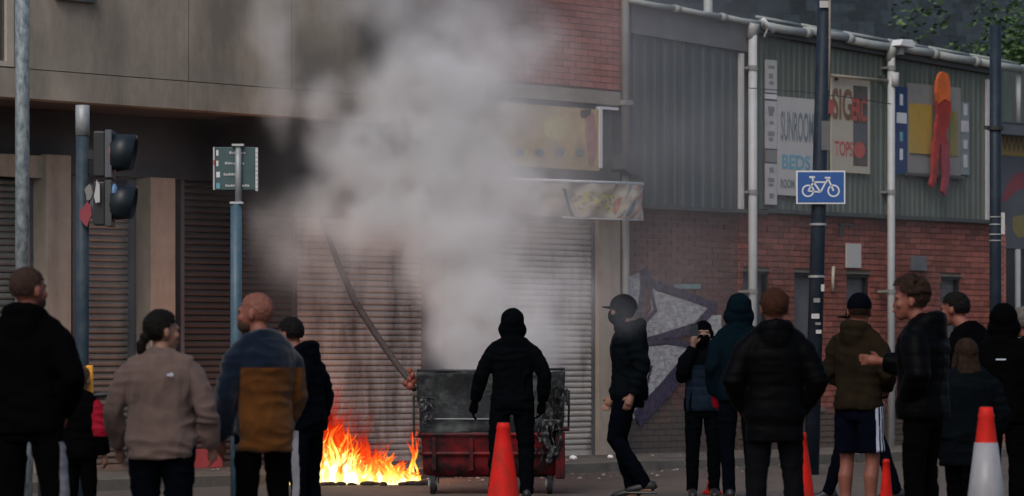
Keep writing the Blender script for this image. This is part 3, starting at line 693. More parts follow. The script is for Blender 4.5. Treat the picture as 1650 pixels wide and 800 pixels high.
b = MB(); b.tube([(0,0,zq(1641,198,.15)),(0,0,zq(1641,122,.15))], .035, 12); b.build('pipe', M['pipe'], o, smooth=True)

# ------------------------------------------------------------------ slate roofed building behind, and a tree
HB = empty('slate_roof_house', (0,0,0), 0, 'large building behind with a dark slate roof in level courses', 'building')
Yb = 62.
xa, xb_ = P(1000,0,Yb).x-3, P(1650,0,Yb).x+12
z0_, z1_ = P(0,190,Yb).z, P(0,-260,Yb).z
sl_ = 1.15   # run back per metre of rise
m = MB(); m.add([(xa,Yb,z0_),(xb_,Yb,z0_),(xb_,Yb+(z1_-z0_)*sl_,z1_),(xa,Yb+(z1_-z0_)*sl_,z1_),(xb_,Yb+8,z0_),(xa,Yb+8,z0_)], [(0,1,2,3),(1,4,2),(0,3,5),(2,4,5,3)]); m.build('roof', M['trim'], HB)
m = MB(); m.box(xa+.2, xb_-.2, Yb+.3, Yb+7.8, 0, z0_); m.build('wall', M['brick_brown'], HB)
ang = math.atan2(1, sl_); L_ = .46
slm = MB(); slm.box(0,.30,0,.012,0,L_); slme = slm.mesh('slate', M['slate'])
pitchz = 21/F*Yb; k = 0; rows = []
z = z0_; r = 0
joined = MB()
while z < z1_-.3:
    x = xa-(.15 if r%2 else 0)
    while x < xb_:
        px = CX+F*(x/(Yb)); y = Yb+(z-z0_)*sl_
        o_ = (x, y-.03+random.uniform(-.008,.004), z)
        inview = 1000 < px*1.0 < 1660 and -30 < YH-(z-H)*F/y < 120
        if inview and k < 290:
            so_ = link('slate', slme, HB, o_); so_.rotation_euler = (-(math.pi/2-ang), 0, 0); k += 1
        else:
            c, s_ = math.cos(ang), math.sin(ang)
            vs = [(o_[0]+a, o_[1]+cz*c+ty*0, o_[2]+cz*s_+ty) for a in (0,.3) for ty in (0,.012) for cz in (0,L_)]
            joined.add(vs, [(0,1,3,2),(4,6,7,5),(2,3,7,6),(0,4,5,1),(0,2,6,4),(1,5,7,3)])
        x += .307
    z += pitchz; r += 1
o = joined.build('slates', M['slate'], HB); o['kind'] = 'stuff'
# pale soil pipe rising behind the gutter
p = P(1141, 20, 58); o = empty('vent_pipe', (p.x,p.y,0), 0, 'pale vent pipe rising behind the left end of the gutter', 'pipe')
b = MB(); b.tube([(0,0,0),(0,0,P(0,-80,58).z)], .075, 12); b.build('pipe', M['gutter'], o, smooth=True)
b = MB(); b.tube([(0,0,P(0,-80,58).z),(0,0,P(0,-92,58).z)], .1, 12); b.build('cowl', M['gutter'], o, smooth=True)
# tree: trunk, limbs, leaves
def tree(px, Y, h, R, label, seed, cz, cpx):
    rr = random.Random(seed); p = G(px, Y); root = empty('broadleaf_tree', p, 0, label, 'tree')
    t = MB(); t.tube([(0,0,0),(.1,0,h*.3),(-.05,.1,h*.6),(0,0,h*.9)], [.22,.17,.12,.05], 10)
    ends = []
    for i in range(16):
        a = rr.uniform(0,6.28); z = h*rr.uniform(.4,.85); l = R*rr.uniform(.6,1.0)
        e = Vector((math.cos(a)*l, math.sin(a)*l, z+rr.uniform(.1,.9))); ends.append(e)
        t.tube([(0,0,z*.8),(e.x*.5,e.y*.5,(z*.8+e.z)/2+.1),e], [.07,.045,.015], 6)
    t.build('trunk', M['bark'], root, smooth=True)
    cr = MB()
    cl = []
    for e in ends:
        for _ in range(6): cl.append((e+Vector((rr.gauss(0,.5),rr.gauss(0,.5),rr.gauss(0,.4))), rr.uniform(.25,.55)))
    for _ in range(40): cl.append((Vector((rr.gauss(0,R*.4),rr.gauss(0,R*.4),h*.75+rr.gauss(0,.8))), rr.uniform(.3,.6)))
    for c, r_ in cl:
        for _ in range(130):
            d = Vector((rr.gauss(0,1),rr.gauss(0,1),rr.gauss(0,.8))).normalized()*r_*rr.random()**.4
            q = c+d; s_ = rr.uniform(.04,.075); u = Vector((rr.gauss(0,1),rr.gauss(0,1),rr.gauss(0,.5))).normalized(); w = u.cross(Vector((rr.gauss(0,1),rr.gauss(0,1),1))).normalized()
            cr.add([q-u*s_, q+w*s_*.5, q+u*s_, q-w*s_*.5], [(0,1,2,3)])
    cr.build('crown', M['leaf'], root)
tree(1700, 52, 7.3, 1.7, 'green leafy tree whose crown reaches in at the top right corner', 4, 0, 0)
# ------------------------------------------------------------------ people
def cloth(name, col, var=.18, bump=.25, rough=.9, scale=7, sheen=0., col2=None):
    return mat(name, col, rough, var, scale, bump, 160, spec=.03, sheen=sheen, col2=col2)
C_ = {
 'black': cloth('black_cloth', (.0009,.001,.0014)), 'black2': cloth('black_nylon', (.0016,.0018,.0024), rough=.5, bump=.1),
 'soft': cloth('washed_black', (.0012,.002,.003)), 'teal': cloth('dark_teal_cloth', (.0015,.006,.010)),
 'navy': cloth('navy_cloth', (.001,.0018,.004)), 'navyq': cloth('navy_quilt', (.007,.014,.026), rough=.55), 'navyf': cloth('navy_fleece', (.003,.008,.018), sheen=.2),
 'mustard': cloth('mustard_fleece', (.078,.029,.007), var=.22, sheen=.1), 'beige': cloth('mauve_beige_fleece', (.105,.074,.066), var=.14, sheen=.1),
 'olive': cloth('olive_sweat', (.014,.010,.006)), 'greyj': cloth('charcoal_denim', (.004,.0045,.006)), 'shorts': cloth('navy_shorts', (.0012,.002,.006)),
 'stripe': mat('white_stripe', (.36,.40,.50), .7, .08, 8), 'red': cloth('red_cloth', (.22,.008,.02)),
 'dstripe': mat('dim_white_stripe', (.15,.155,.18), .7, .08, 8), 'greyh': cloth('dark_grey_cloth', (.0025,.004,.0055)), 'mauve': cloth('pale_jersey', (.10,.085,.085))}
def skin(name, c): return mat(name, tuple(q*.5 for q in c), .55, .12, 9, .08, 120, spec=.25)
SK = {'ruddy': skin('ruddy_skin', (.36,.13,.09)), 'fair': skin('fair_skin', (.42,.22,.16)), 'pale': skin('pale_skin', (.40,.24,.19)), 'leg': skin('leg_skin', (.26,.13,.09))}
HR = {'brown': mat('brown_hair', (.020,.011,.007), .65, .4, 30, .6, 120, spec=.08), 'dark': mat('dark_hair', (.005,.004,.0035), .55, .4, 30, .6, 120, spec=.08),
      'ginger': mat('ginger_hair', (.036,.014,.008), .65, .35, 30, .6, 120, spec=.08), 'buzz': mat('cropped_hair', (.035,.021,.016), .8, .35, 40, .5, 150, spec=.08),
      'lbrown': mat('light_brown_hair', (.06,.040,.028), .6, .4, 30, .6, 120, spec=.08), 'grey': mat('grey_hair', (.10,.09,.085), .7, .3, 30, .5, 120, spec=.08), 'shaved': mat('shaved_scalp', (.155,.062,.045), .6, .3, 30, .2, 150, spec=.15), 'stub': mat('stubble', (.045,.024,.018), .8, .3, 40, .3, 150, spec=.08)}
EYE = mat('eye', (.02,.015,.012), .2, .1, 5); LIP = mat('lip', (.28,.09,.07), .5, .1, 5)
SHOE = mat('black_shoe', (.012,.012,.013), .5, .2, 6); SOLE = mat('white_sole', (.10,.10,.095), .7, .1, 6)
V = Vector
def remesh(mb, voxel, smooth=6, factor=.6):
    me = mb.mesh('tmp', [], False); o = bpy.data.objects.new('tmp', me); S.collection.objects.link(o)
    r = o.modifiers.new('r', 'REMESH'); r.mode = 'VOXEL'; r.voxel_size = voxel
    if smooth: s_ = o.modifiers.new('s', 'SMOOTH'); s_.factor = factor; s_.iterations = smooth
    out = bpy.data.meshes.new_from_object(o.evaluated_get(bpy.context.evaluated_depsgraph_get()))
    bpy.data.objects.remove(o); bpy.data.meshes.remove(me); return out
def getv(me):
    co = np.empty(len(me.vertices)*3); me.vertices.foreach_get('co', co)
    no = np.empty(len(me.vertices)*3); me.vertex_normals.foreach_get('vector', no)
    return co.reshape(-1,3), no.reshape(-1,3)
def finish(me, name, mats, parent, xf, disp=None, matfn=None):
    co, no = getv(me)
    if disp is not None: co = co + no*disp(co, no)[:,None]
    if matfn is not None:
        c = np.empty(len(me.polygons)*3); me.polygons.foreach_get('center', c); c = c.reshape(-1,3)
        n = np.empty(len(me.polygons)*3); me.polygons.foreach_get('normal', n); n = n.reshape(-1,3)
        mi = matfn(c, n).astype(np.int32)
    co = xf(co)
    me.vertices.foreach_set('co', co.ravel())
    me.materials.clear()
    for m in mats: me.materials.append(m)
    me.polygons.foreach_set('material_index', mi if matfn is not None else np.zeros(len(me.polygons), np.int32))
    me.polygons.foreach_set('use_smooth', [True]*len(me.polygons)); me.update(); me.name = name
    return link(name, me, parent)
def nz_(co, sx, sy, sz, seed):
    f = noise.noise; return np.array([f((x*sx+seed, y*sy-seed, z*sz)) for x, y, z in co])
def folds(amp=.006, seed=0.):
    def d(co, no):
        a = nz_(co, 5, 5, 13, seed); b = nz_(co, 11, 11, 4.5, seed+9); c = nz_(co, 2.2, 2.2, 3, seed+20)
        return amp*(1.7*(1-np.abs(a)*3).clip(-1,1)*(.5+c) + 1.2*(1-np.abs(b)*3).clip(-1,1)*(.5-c)) - amp*.4
    return d
def quilt(h=.075, amp=.010, seed=0.):
    f0 = folds(.003, seed)
    def d(co, no):
        z = co[:,2]+.012*nz_(co, 3,3,3,seed)
        return amp*(np.abs(np.sin(np.pi*z/h))**.6-.6)+f0(co, no)
    return d
def ringE(c, rx, ry, seg=20, p=2.3):
    out = []
    for k in range(seg):
        a = 2*math.pi*k/seg; ca, sa = math.cos(a), math.sin(a)
        out.append(V((c[0]+rx*math.copysign(abs(ca)**(2/p), ca), c[1]+ry*math.copysign(abs(sa)**(2/p), sa), c[2])))
    return out
def limb(mb, pts, rad, seg=12):
    # resample a chain so that it bends smoothly
    pts = [V(p) for p in pts]; P_, R_ = [], []
    for i in range(len(pts)-1):
        for t in (0, .33, .66):
            P_.append(pts[i].lerp(pts[i+1], t)); R_.append(rad[i]+(rad[i+1]-rad[i])*t)
    P_.append(pts[-1]); R_.append(rad[-1]); mb.tube(P_, R_, seg)
def hand(mb, w, d, side, pal, curl=.5, s=1., spread=.12):
    """palm and five fingers. d: along the hand, side: towards the thumb, pal: out of the palm"""
    d, side, pal = V(d).normalized(), V(side).normalized(), V(pal).normalized(); w = V(w)
    L = .095*s
    mb.tube([w-d*.03, w+d*.01, w+d*L*.5+pal*.004, w+d*L*.95+pal*.006], [.026*s, .028*s, .036*s, .034*s], 10)
    for i, (o_, ln, r) in enumerate(((.030,.070,.0095),(.010,.078,.0100),(-.010,.072,.0095),(-.029,.056,.0085))):
        b = w+d*L*.92+side*o_*s+pal*.005; dd = (d+side*(o_*spread*20)).normalized(); pts = [b-d*.02, b]; p_ = b; ang = 0
        for f_, seg_ in ((.45,.0),(.30,.0),(.25,.0)):
            ang += curl*(.55+.1*i); v = (dd*math.cos(ang)+pal*math.sin(ang)).normalized(); p_ = p_+v*ln*s*f_; pts.append(p_)
        mb.tube(pts, [r*s]*3+[r*.92*s, r*.75*s], 8)
    b = w+d*L*.30+side*.026*s; v1 = (d*.6+side*.75+pal*.35).normalized(); v2 = (d*.95+side*.25+pal*.5).normalized()
    mb.tube([b-v1*.02, b, b+v1*.035*s, b+v1*.035*s+v2*.032*s], [.013*s,.0125*s,.011*s,.009*s], 8)
DEF = dict(hipL=(-.092,0,.93), kneeL=(-.105,.02,.50), ankL=(-.11,-.02,.085), hipR=(.092,0,.93), kneeR=(.105,.02,.50), ankR=(.11,-.02,.085),
           shL=(-.168,-.01,1.405), elL=(-.245,-.05,1.15), wrL=(-.25,.04,.90), shR=(.168,-.01,1.405), elR=(.245,-.05,1.15), wrR=(.25,.04,.90))
def person(px, top, Y, heading, label, pose=None, bw=1., bd=1., belly=0., lean=0., shift=(0,0), skinm='fair', voxel=.0085, seed=1,
           head_yaw=0., head_pitch=0., head_off=(0,0), nk=0., headgear=None, hair=None, hairm='brown', beard=False,
           topm='black', topfn=None, topmats=None, g=.022, hem=.80, quiltp=None, quilta=.0045, hood=None, fold=.006, sleeve=1.,
           botm='black', botfn=None, botmats=None, shorts=False, legw=1., shoes=True, gloves=None, curl=.5, face_up=False, hat_h=.02, extra=None, group='people watching the fire', handdir=None, collar=True, heads=1.07):
    J = {k: V(v) for k, v in DEF.items()}
    for k, v in (pose or {}).items(): J[k] = V(v)
    ztop = H+(YH-top)/F*Y; k_ = ztop/(1.75+hat_h); rs = random.Random(seed)
    p0 = G(px, Y); root = empty('person', p0, 0, label, 'person', group)
    a = math.radians(heading); ca, sa = math.cos(a), math.sin(a); la = math.radians(lean)
    def leanp(co):
        co = np.array(co, float).reshape(-1,3).copy(); z = co[:,2]-.95; w = np.clip((z+.1)/.25, 0, 1); an = la*w
        y = co[:,1]; co2 = co.copy()
        co2[:,1] = np.where(z > -.1, y*np.cos(an)+z*np.sin(an), y); co2[:,2] = np.where(z > -.1, .95+z*np.cos(an)-y*np.sin(an), co[:,2])
        return co2
    def xf(co):
        co = leanp(co)*k_; x = co[:,0]+shift[0]; y = co[:,1]+shift[1]
        return np.stack([x*ca-y*sa, x*sa+y*ca, co[:,2]], 1)
    # ---- head, in place
    hc = V((head_off[0], .015+head_off[1], 1.635)); hy = math.radians(head_yaw); hp = math.radians(head_pitch)
    HRm = Matrix.Rotation(hy, 3, 'Z') @ Matrix.Rotation(-hp, 3, 'X')
    def hp_(x, y, z): return hc+HRm@(V((x, y, z))*heads)
    body = MB()
    def he(mb, c, r, seg=16): mb.ell(hp_(*c), tuple(q*heads for q in r), seg, rot=HRm)
    he(body, (0,-.012,.022), (.077,.096,.092)); he(body, (0,.035,-.030), (.060,.062,.082)); he(body, (0,.052,-.083), (.040,.036,.034)); he(body, (0,.010,.0), (.070,.080,.085))
    body.tube([hp_(0,.088,.012), hp_(0,.098,-.012), hp_(0,.106,-.028), hp_(0,.094,-.038)], [.004,.0045,.006,.011], 8)
    he(body, (0,.075,.022), (.058,.022,.014), 10); he(body, (0,.090,-.062), (.024,.012,.011), 10)
    for sx in (-1, 1): he(body, (sx*.079,-.008,-.008), (.012,.020,.033), 10); he(body, (sx*.045,.062,-.025), (.022,.024,.024), 10)
    nb = V((0,-.015,1.45)); body.tube([nb-V((0,0,.05)), nb+V((0,0,.02)), (nb+hp_(0,-.01,-.06))/2, hp_(0,-.01,-.05)], [.075,.060,.055,.056], 14)
    # ---- torso
    TR = [(.86,.150,.105),(.93,.168,.118),(1.02,.155,.108),(1.12,.148,.102),(1.22,.160,.112),(1.32,.170,.118),(1.385,.160,.105),(1.43,.120,.085),(1.475,.080,.070)]
    def torso(mb, g_, z0, flare=0.):
        rings = []; zz = [z0]+[t[0] for t in TR if t[0] > z0+.03]
        def at(z):
            for (a0,b0,c0),(a1,b1,c1) in zip(TR, TR[1:]):
                if a0 <= z <= a1: f = (z-a0)/(a1-a0); return b0+(b1-b0)*f, c0+(c1-c0)*f
            return TR[0][1:] if z < TR[0][0] else TR[-1][1:]
        for z in zz:
            rx, ry = at(z); wf = bw if z < 1.40 else 1+(bw-1)*.5
            bl = belly*math.exp(-((z-1.08)/.14)**2); fl = flare*max(0, 1-(z-z0)/.12)
            rings.append(ringE((0, bl*.5, z), rx*wf+g_+fl-(.02 if g_ == 0 else 0), ry*bd+g_+bl*.5+fl-(.02 if g_ == 0 else 0)))
        mb.ring(rings)
    torso(body, 0, .86)
    for s_ in 'LR':
        limb(body, [J['sh'+s_]+V((0,0,-.01)), J['el'+s_], J['wr'+s_]], [.036,.030,.027])
        limb(body, [J['hip'+s_], J['knee'+s_], J['ank'+s_]], [.085*legw,.055,.040] if shorts else [.06,.036,.030]);
        kn, an = J['knee'+s_], J['ank'+s_]; cm = kn.lerp(an, .3)+V((0,-.018,0)); (body.tube([kn.lerp(an,.05), cm, kn.lerp(an,.72)], [.045,.056,.038], 12) if shorts else None)
        fd = V((0,1,-.0)); body.tube([an+V((0,-.05,-.05)), an+V((0,.03,-.045)), an+V((0,.14,-.062))], [(.036,.03),(.04,.028),(.034,.016)], 10)
    # shoulders to neck
    for sx in (-1, 1): body.tube([V((0,-.02,1.47)), V((sx*.09,-.02,1.455)), V((sx*.14,-.012,1.40))], [.045,.040,.03], 12)
    hands = []
    for s_, sx in (('L',-1),('R',1)):
        w = J['wr'+s_]; d = (w-J['el'+s_]).normalized()
        hd = (handdir or {}).get(s_)
        if hd: d, side, pal = map(V, hd)
        else:
            pal = V((-sx,.1,0)); pal = (pal-d*pal.dot(d)).normalized(); side = d.cross(pal)*1.0
            if side.y < 0: side = -side
        hand(body, w+d*.012, d, side, pal, curl)
    parts = remesh(body, voxel, 3, .5)
    finish(parts, 'body', [SK[skinm]], root, xf)
    # ---- eyes
    if not (headgear in ('hood',) and abs(heading) < 60):
        e = MB()
        for sx in (-1, 1): e.ell(hp_(sx*.030,.083,.004), (.011,.006,.006), 8, rot=HRm)
        me = e.mesh('eyes', [EYE], True); co, _ = getv(me); me.vertices.foreach_set('co', xf(co).ravel()); link('eyes', me, root)
        if headgear != 'mask':
            l = MB(); l.ell(hp_(0,.101,-.062), (.022,.006,.006), 8, rot=HRm); me = l.mesh('lips', [LIP], True); co, _ = getv(me); me.vertices.foreach_set('co', xf(co).ravel()); link('lips', me, root)
    # ---- top garment
    J2 = {k: v.copy() for k, v in J.items()}
    tp = MB(); torso(tp, g, hem, .006)
    for s_, sx in (('L',-1),('R',1)):
        sh, el, wr = J['sh'+s_], J['el'+s_], J['wr'+s_]; gg = g*1.1*sleeve
        sh2 = V((sh.x*(1+(bw-1)*.5), sh.y, sh.z))
        limb(tp, [sh2+V((-sx*.03,0,-.01)), sh2.lerp(el,.25), el, el.lerp(wr,.55), wr+(wr-el).normalized()*.0], [.052+gg*.7,.052+gg*.85,.042+gg*.9,.040+gg*.9,.030+gg*.75], 14)
        tp.tube([V((0,-.02,1.47)), V((sx*.09,-.02,1.440)), V((J['shR'].x*sx*(.93+(bw-1)*.5),-.015,1.395))], [.052+g,.050+g*.9,.050+g*.75], 14)
    if collar: tp.tube([(0,-.015,1.42),(0,-.012,1.49),(0,-.005,1.525)], [.085,.076+g*.3,.070+g*.2], 18)
    if hood == 'down':
        pts = []
        for i in range(11):
            an = math.radians(-40+260*i/10); pts.append((.098*math.cos(an), -.025-.085*math.sin(an), 1.49+.030*math.sin(an)))
        tp.tube(pts, [.018]+[.030+.022*math.sin(math.pi*i/10) for i in range(1,10)]+[.018], 12)
        tp.ell((0,-.115,1.44), (.10,.045,.085), 14)
    me = remesh(tp, max(voxel, .009), 16, .6)
    dfn = quilt(quiltp, quilta, seed*3.1) if quiltp else folds(fold, seed*3.1)
    finish(me, 'jacket', topmats or [C_[topm]], root, xf, dfn, topfn)
    # ---- trousers or shorts
    bt = MB(); rings = []
    gb = .018*legw
    for z, rx, ry in ((.80,.155,.105),(.86,.160,.108),(.91,.150,.105),(.95,.125,.09)): rings.append(ringE((0,0,z), rx*bw+gb*.3, ry*bd+gb*.3))
    bt.ring(rings)
    for s_, sx in (('L',-1),('R',1)):
        hp2, kn, an = J['hip'+s_], J['knee'+s_], J['ank'+s_]; hp2 = V((hp2.x*bw, hp2.y, hp2.z-.02))
        if shorts:
            e = hp2.lerp(kn, .86); limb(bt, [hp2, hp2.lerp(kn,.4), e], [.098*legw,.098*legw,.100*legw], 16)
        else:
            limb(bt, [hp2, hp2.lerp(kn,.5), kn, kn.lerp(an,.4), an+V((0,0,-.02))], [.090*legw,.086*legw,.070*legw,.066*legw,.056*legw], 14)
    me = remesh(bt, max(voxel, .009), 5, .6)
    finish(me, 'shorts' if shorts else 'trousers', botmats or [C_[botm]], root, xf, folds(.0055, seed*5.3), botfn)
    if shoes and top is not None:
        for s_ in 'LR':
            an = J['ank'+s_]; m = MB(); z = an.z
            m.tube([an+V((0,-.075,-.045)), an+V((0,-.055,-.02)), an+V((0,.0,-.012)), an+V((0,.07,-.035)), an+V((0,.15,-.05)), an+V((0,.185,-.058))], [(.028,.03),(.04,.048),(.045,.052),(.045,.038),(.043,.026),(.02,.014)], 14)
            n0 = len(m.f); m.tube([an+V((0,-.09,-.074)), an+V((0,.0,-.074)), an+V((0,.12,-.074)), an+V((0,.195,-.070))], [(.038,.011),(.044,.011),(.048,.011),(.026,.009)], 12, 1)
            me = m.mesh('shoe', [SHOE, SOLE], True); co, _ = getv(me); me.vertices.foreach_set('co', xf(co).ravel()); link('shoe', me, root)
    # ---- head cover
    def hfin(mb, name, m, vox=.0065, sm=4, disp=None, fn=None, mats=None):
        me = remesh(mb, vox, sm, .5); return finish(me, name, mats or [m], root, xf, disp, fn)
    def cut_shell(c, r, keep, thick=.0, seg=30):
        """upper shell of an ellipsoid in head space: the vertices where keep(x,y,z)"""
        mb = MB(); he(mb, c, r, seg); return mb
    inv = HRm.inverted()
    if hair in ('short', 'buzz', 'curly', 'pony', 'long'):
        th = {'short': .012, 'buzz': .0045 if hairm != 'shaved' else .0022, 'curly': .010, 'pony': .012, 'long': .016}[hair]
        mb = MB(); he(mb, (0,-.014,.026), (.077+th,.096+th,.092+th), 34)
        if hair == 'curly':
            for i in range(150):
                v = V((rs.gauss(0,1), rs.gauss(.15,1), abs(rs.gauss(.6,.7)))).normalized(); c = (v.x*.085, -.006+v.y*.104, .038+v.z*.112)
                if c[2] > .045 or (c[2] > .03 and c[1] < -.06): he(mb, c, (.021,.021,.019), 7)
        if hair == 'short':
            for i in range(110):
                v = V((rs.gauss(0,1), rs.gauss(.0,1), abs(rs.gauss(.5,.7)))).normalized(); c = (v.x*.082, -.012+v.y*.10, .028+v.z*.098)
                if c[2] > .03: he(mb, c, (.014,.012,.009), 6)
        # trim away face, ears and neck
        me = remesh(mb, .0065, 2, .4); bm = bmesh.new(); bm.from_mesh(me); kill = []
        fade = {'short': -.035, 'buzz': -.035, 'curly': -.012, 'pony': -.055, 'long': -.09}[hair]
        for v in bm.verts:
            q = inv@(v.co-hc)/heads; nse = .006*noise.noise(q*60)
            front = .040+.35*max(0, q.z-.055)
            if q.z < fade+nse or (q.y > .012+nse and q.z < .045) or (q.y > .062+nse and q.z < .085) or (abs(q.x) > .062 and -.03 < q.y < .02 and q.z < .018): kill.append(v)
        bmesh.ops.delete(bm, geom=kill, context='VERTS'); bm.to_mesh(me); bm.free()
        finish(me, 'hair', [HR[hairm]], root, xf, lambda co, no: .004*nz_(co, 60,60,60,seed)+.003*nz_(co, 150,150,40,seed))
        if hair == 'curly':   # cropped sides
            mb = MB(); he(mb, (0,-.014,.022), (.0785,.098,.092), 30); me = remesh(mb, .0065, 2, .4); bm = bmesh.new(); bm.from_mesh(me)
            kill = [v for v in bm.verts if (lambda q: q.z < -.045 or q.z > .05 or q.y > .02)(inv@(v.co-hc))]
            bmesh.ops.delete(bm, geom=kill, context='VERTS'); bm.to_mesh(me); bm.free(); finish(me, 'cropped_hair', [HR['buzz']], root, xf)
        if hair == 'pony':
            mb = MB(); he(mb, (0,-.108,-.035), (.034,.034,.036), 14); mb.tube([hp_(0,-.105,-.04), hp_(-.012,-.13,-.075), hp_(-.015,-.125,-.12), hp_(-.01,-.115,-.155)], [.022,.036,.034,.012], 12)
            hfin(mb, 'ponytail', HR[hairm], .007, 2, lambda co, no: .004*nz_(co, 50,50,30,seed))
        if hair == 'long':
            mb = MB(); mb.tube([hp_(0,-.055,.03), hp_(0,-.075,-.06), hp_(0,-.095,-.15), hp_(0,-.11,-.235), hp_(0,-.105,-.29)], [(.085,.055),(.098,.05),(.120,.042),(.125,.036),(.09,.02)], 20)
            for sx in (-1,1): mb.tube([hp_(sx*.07,.0,.02), hp_(sx*.088,.005,-.08), hp_(sx*.10,-.01,-.18)], [.03,.032,.02], 10)
            hfin(mb, 'long_hair', HR[hairm], .009, 3, lambda co, no: .006*nz_(co, 40,40,8,seed))
    if beard:
        mb = MB(); he(mb, (0,.040,-.062), (.060,.062,.054), 20); me = remesh(mb, .006, 2, .4); bm = bmesh.new(); bm.from_mesh(me)
        kill = [v for v in bm.verts if (lambda q: q.z > -.035+.5*max(0,-(q.y-.01)) or q.y < -.01 or (abs(q.x) < .024 and -.068 < q.z < -.05))(inv@(v.co-hc))]
        bmesh.ops.delete(bm, geom=kill, context='VERTS'); bm.to_mesh(me); bm.free(); finish(me, 'beard', [HR['stub']], root, xf)
    if headgear in ('hood', 'mask', 'cap_black_mask'):
        mb = MB(); t_ = .022 if headgear == 'hood' else .006
        if headgear == 'hood':
            he(mb, (0,-.016,.026), (.104,.122,.110), 20); he(mb, (0,.0,-.050), (.128,.118,.10), 18); he(mb, (0,-.045,.088), (.05,.055,.045), 12)
            mb.tube([hp_(0,-.01,-.02), hp_(0,-.012,-.10), V((0,-.02,1.465)), V((0,-.02,1.42))], [(.09,.095),(.112,.10),(.112,.09),(.125,.08)], 18)
            hm = topmats[0] if topmats else C_[topm]
            hfin(mb, 'hood', hm, .009, 5, folds(.004, seed))
            # dark face covering in the opening
            mb = MB(); he(mb, (0,.030,-.030), (.070,.078,.085), 18); hfin(mb, 'face_mask', C_['black'], .008, 3)
        else:
            he(mb, (.079,-.008,-.008), (.021,.030,.042), 10); he(mb, (-.079,-.008,-.008), (.021,.030,.042), 10); he(mb, (0,-.012,.024), (.086,.105,.100), 20); he(mb, (0,.038,-.045), (.066,.072,.075), 18)
            mb.tube([hp_(0,0,-.05), hp_(0,-.005,-.12), V((0,-.01,1.47))], [.068,.075,.09], 16)
            me = remesh(mb, .0065, 3, .5)
            def fnm(c, n):
                q = (c-np.array(hc))@np.array(HRm); return ((q[:,2] > -.012) & (q[:,2] < .022) & (np.abs(q[:,0]) < .055) & (q[:,1] > .05)).astype(int)
            finish(me, 'balaclava', [C_['black'], SK[skinm]], root, xf, None, fnm)
    if headgear and headgear.startswith('cap'):
        if 'mask' in headgear: hcap = 1
        cm = C_[headgear.split('_')[1]]; mb = MB(); he(mb, (0,-.012,.034), (.089+.005*('mask' in headgear),.108+.006*('mask' in headgear),.098+.006*('mask' in headgear)), 34)
        me = remesh(mb, .0065, 2, .4); bm = bmesh.new(); bm.from_mesh(me)
        kill = [v for v in bm.verts if (inv@(v.co-hc)).z < .018]
        bmesh.ops.delete(bm, geom=kill, context='VERTS'); bm.to_mesh(me); bm.free(); cp = finish(me, 'cap', [cm], root, xf)
        mb = MB(); rr_ = []
        n_ = 9
        for dz in (.0, .006):
            for i in range(n_):
                an = math.radians(-58+116*i/(n_-1)); 
                for (r_, zz) in ((.092, .022), (.165, .012)):
                    mb.v.append(tuple(hp_(math.sin(an)*(.080 if r_ < .1 else .082), math.cos(an)*r_*(1 if r_ > .1 else 1.0), zz+dz-(.012*abs(math.sin(an))**2))))
        for i in range(n_-1):
            a0 = 2*i; b0 = 2*n_+2*i
            mb.f += [(a0,a0+1,a0+3,a0+2), (b0,b0+2,b0+3,b0+1), (a0+1,b0+1,b0+3,a0+3), (a0,a0+2,b0+2,b0)]; mb.m += [0]*4
        me = mb.mesh('cap_brim', [cm], True); co, _ = getv(me); me.vertices.foreach_set('co', xf(co).ravel()); link('brim', me, cp)
    if gloves:
        mb = MB()
        for s_, sx in (('L',-1),('R',1)):
            if s_ not in gloves[1]: continue
            w = J['wr'+s_]; d = (w-J['el'+s_]).normalized(); pal = V((-sx,.1,0)); pal = (pal-d*pal.dot(d)).normalized(); side = d.cross(pal)
            if side.y < 0: side = -side
            m = MB(); hand(m, w+d*.012, d, side, pal, curl, 1.2); me = remesh(m, .0075, 2, .4); finish(me, 'glove', [C_[gloves[0]]], root, xf)
    if extra: extra(root, xf, J, hp_, HRm)
    return root
def side_stripe(which, lines, zlo, zhi, w=.011, xmin=.0):
    """faces on the outer side of the right (+) or left (-) leg, in narrow bands front to back"""
    def fn(c, n):
        m = np.zeros(len(c), bool)
        for y in lines:
            m |= (np.abs(c[:,1]-y) < w)
        return (m & (n[:,0]*which > .35) & (c[:,0]*which > xmin) & (c[:,2] > zlo) & (c[:,2] < zhi)).astype(int)
    return fn
def logo(root, xf, pts, m, name='logo'):
    mb = MB(); n = len(pts); mb.v = [tuple(p) for p in pts]; mb.f = [tuple(range(n))]; mb.m = [0]
    me = mb.mesh(name, [m], False); co, _ = getv(me); me.vertices.foreach_set('co', xf(co).ravel()); link(name, me, root)

# 1 man at the left edge
def e1(root, xf, J, hp_, R): pass
person(44, 433, 19.2, -12, 'man with cropped hair and black hooded jacket seen from behind at the left edge', skinm='ruddy', hair='buzz', hairm='buzz', beard=True,
       head_yaw=-28, head_off=(.0,.01), hood='down', hat_h=.004, bw=1.08, g=.030, hem=.84, seed=1, voxel=.008,
       pose=dict(kneeR=(.16,.02,.50), ankR=(.20,-.02,.085), elR=(.29,-.06,1.15), wrR=(.17,.12,.95), elL=(-.29,-.06,1.15), wrL=(-.17,.12,.95)),
       botmats=[C_['black'], C_['dstripe']], botfn=side_stripe(1, [-.01], .1, .80, .032, .12), legw=1.1, botm='black')
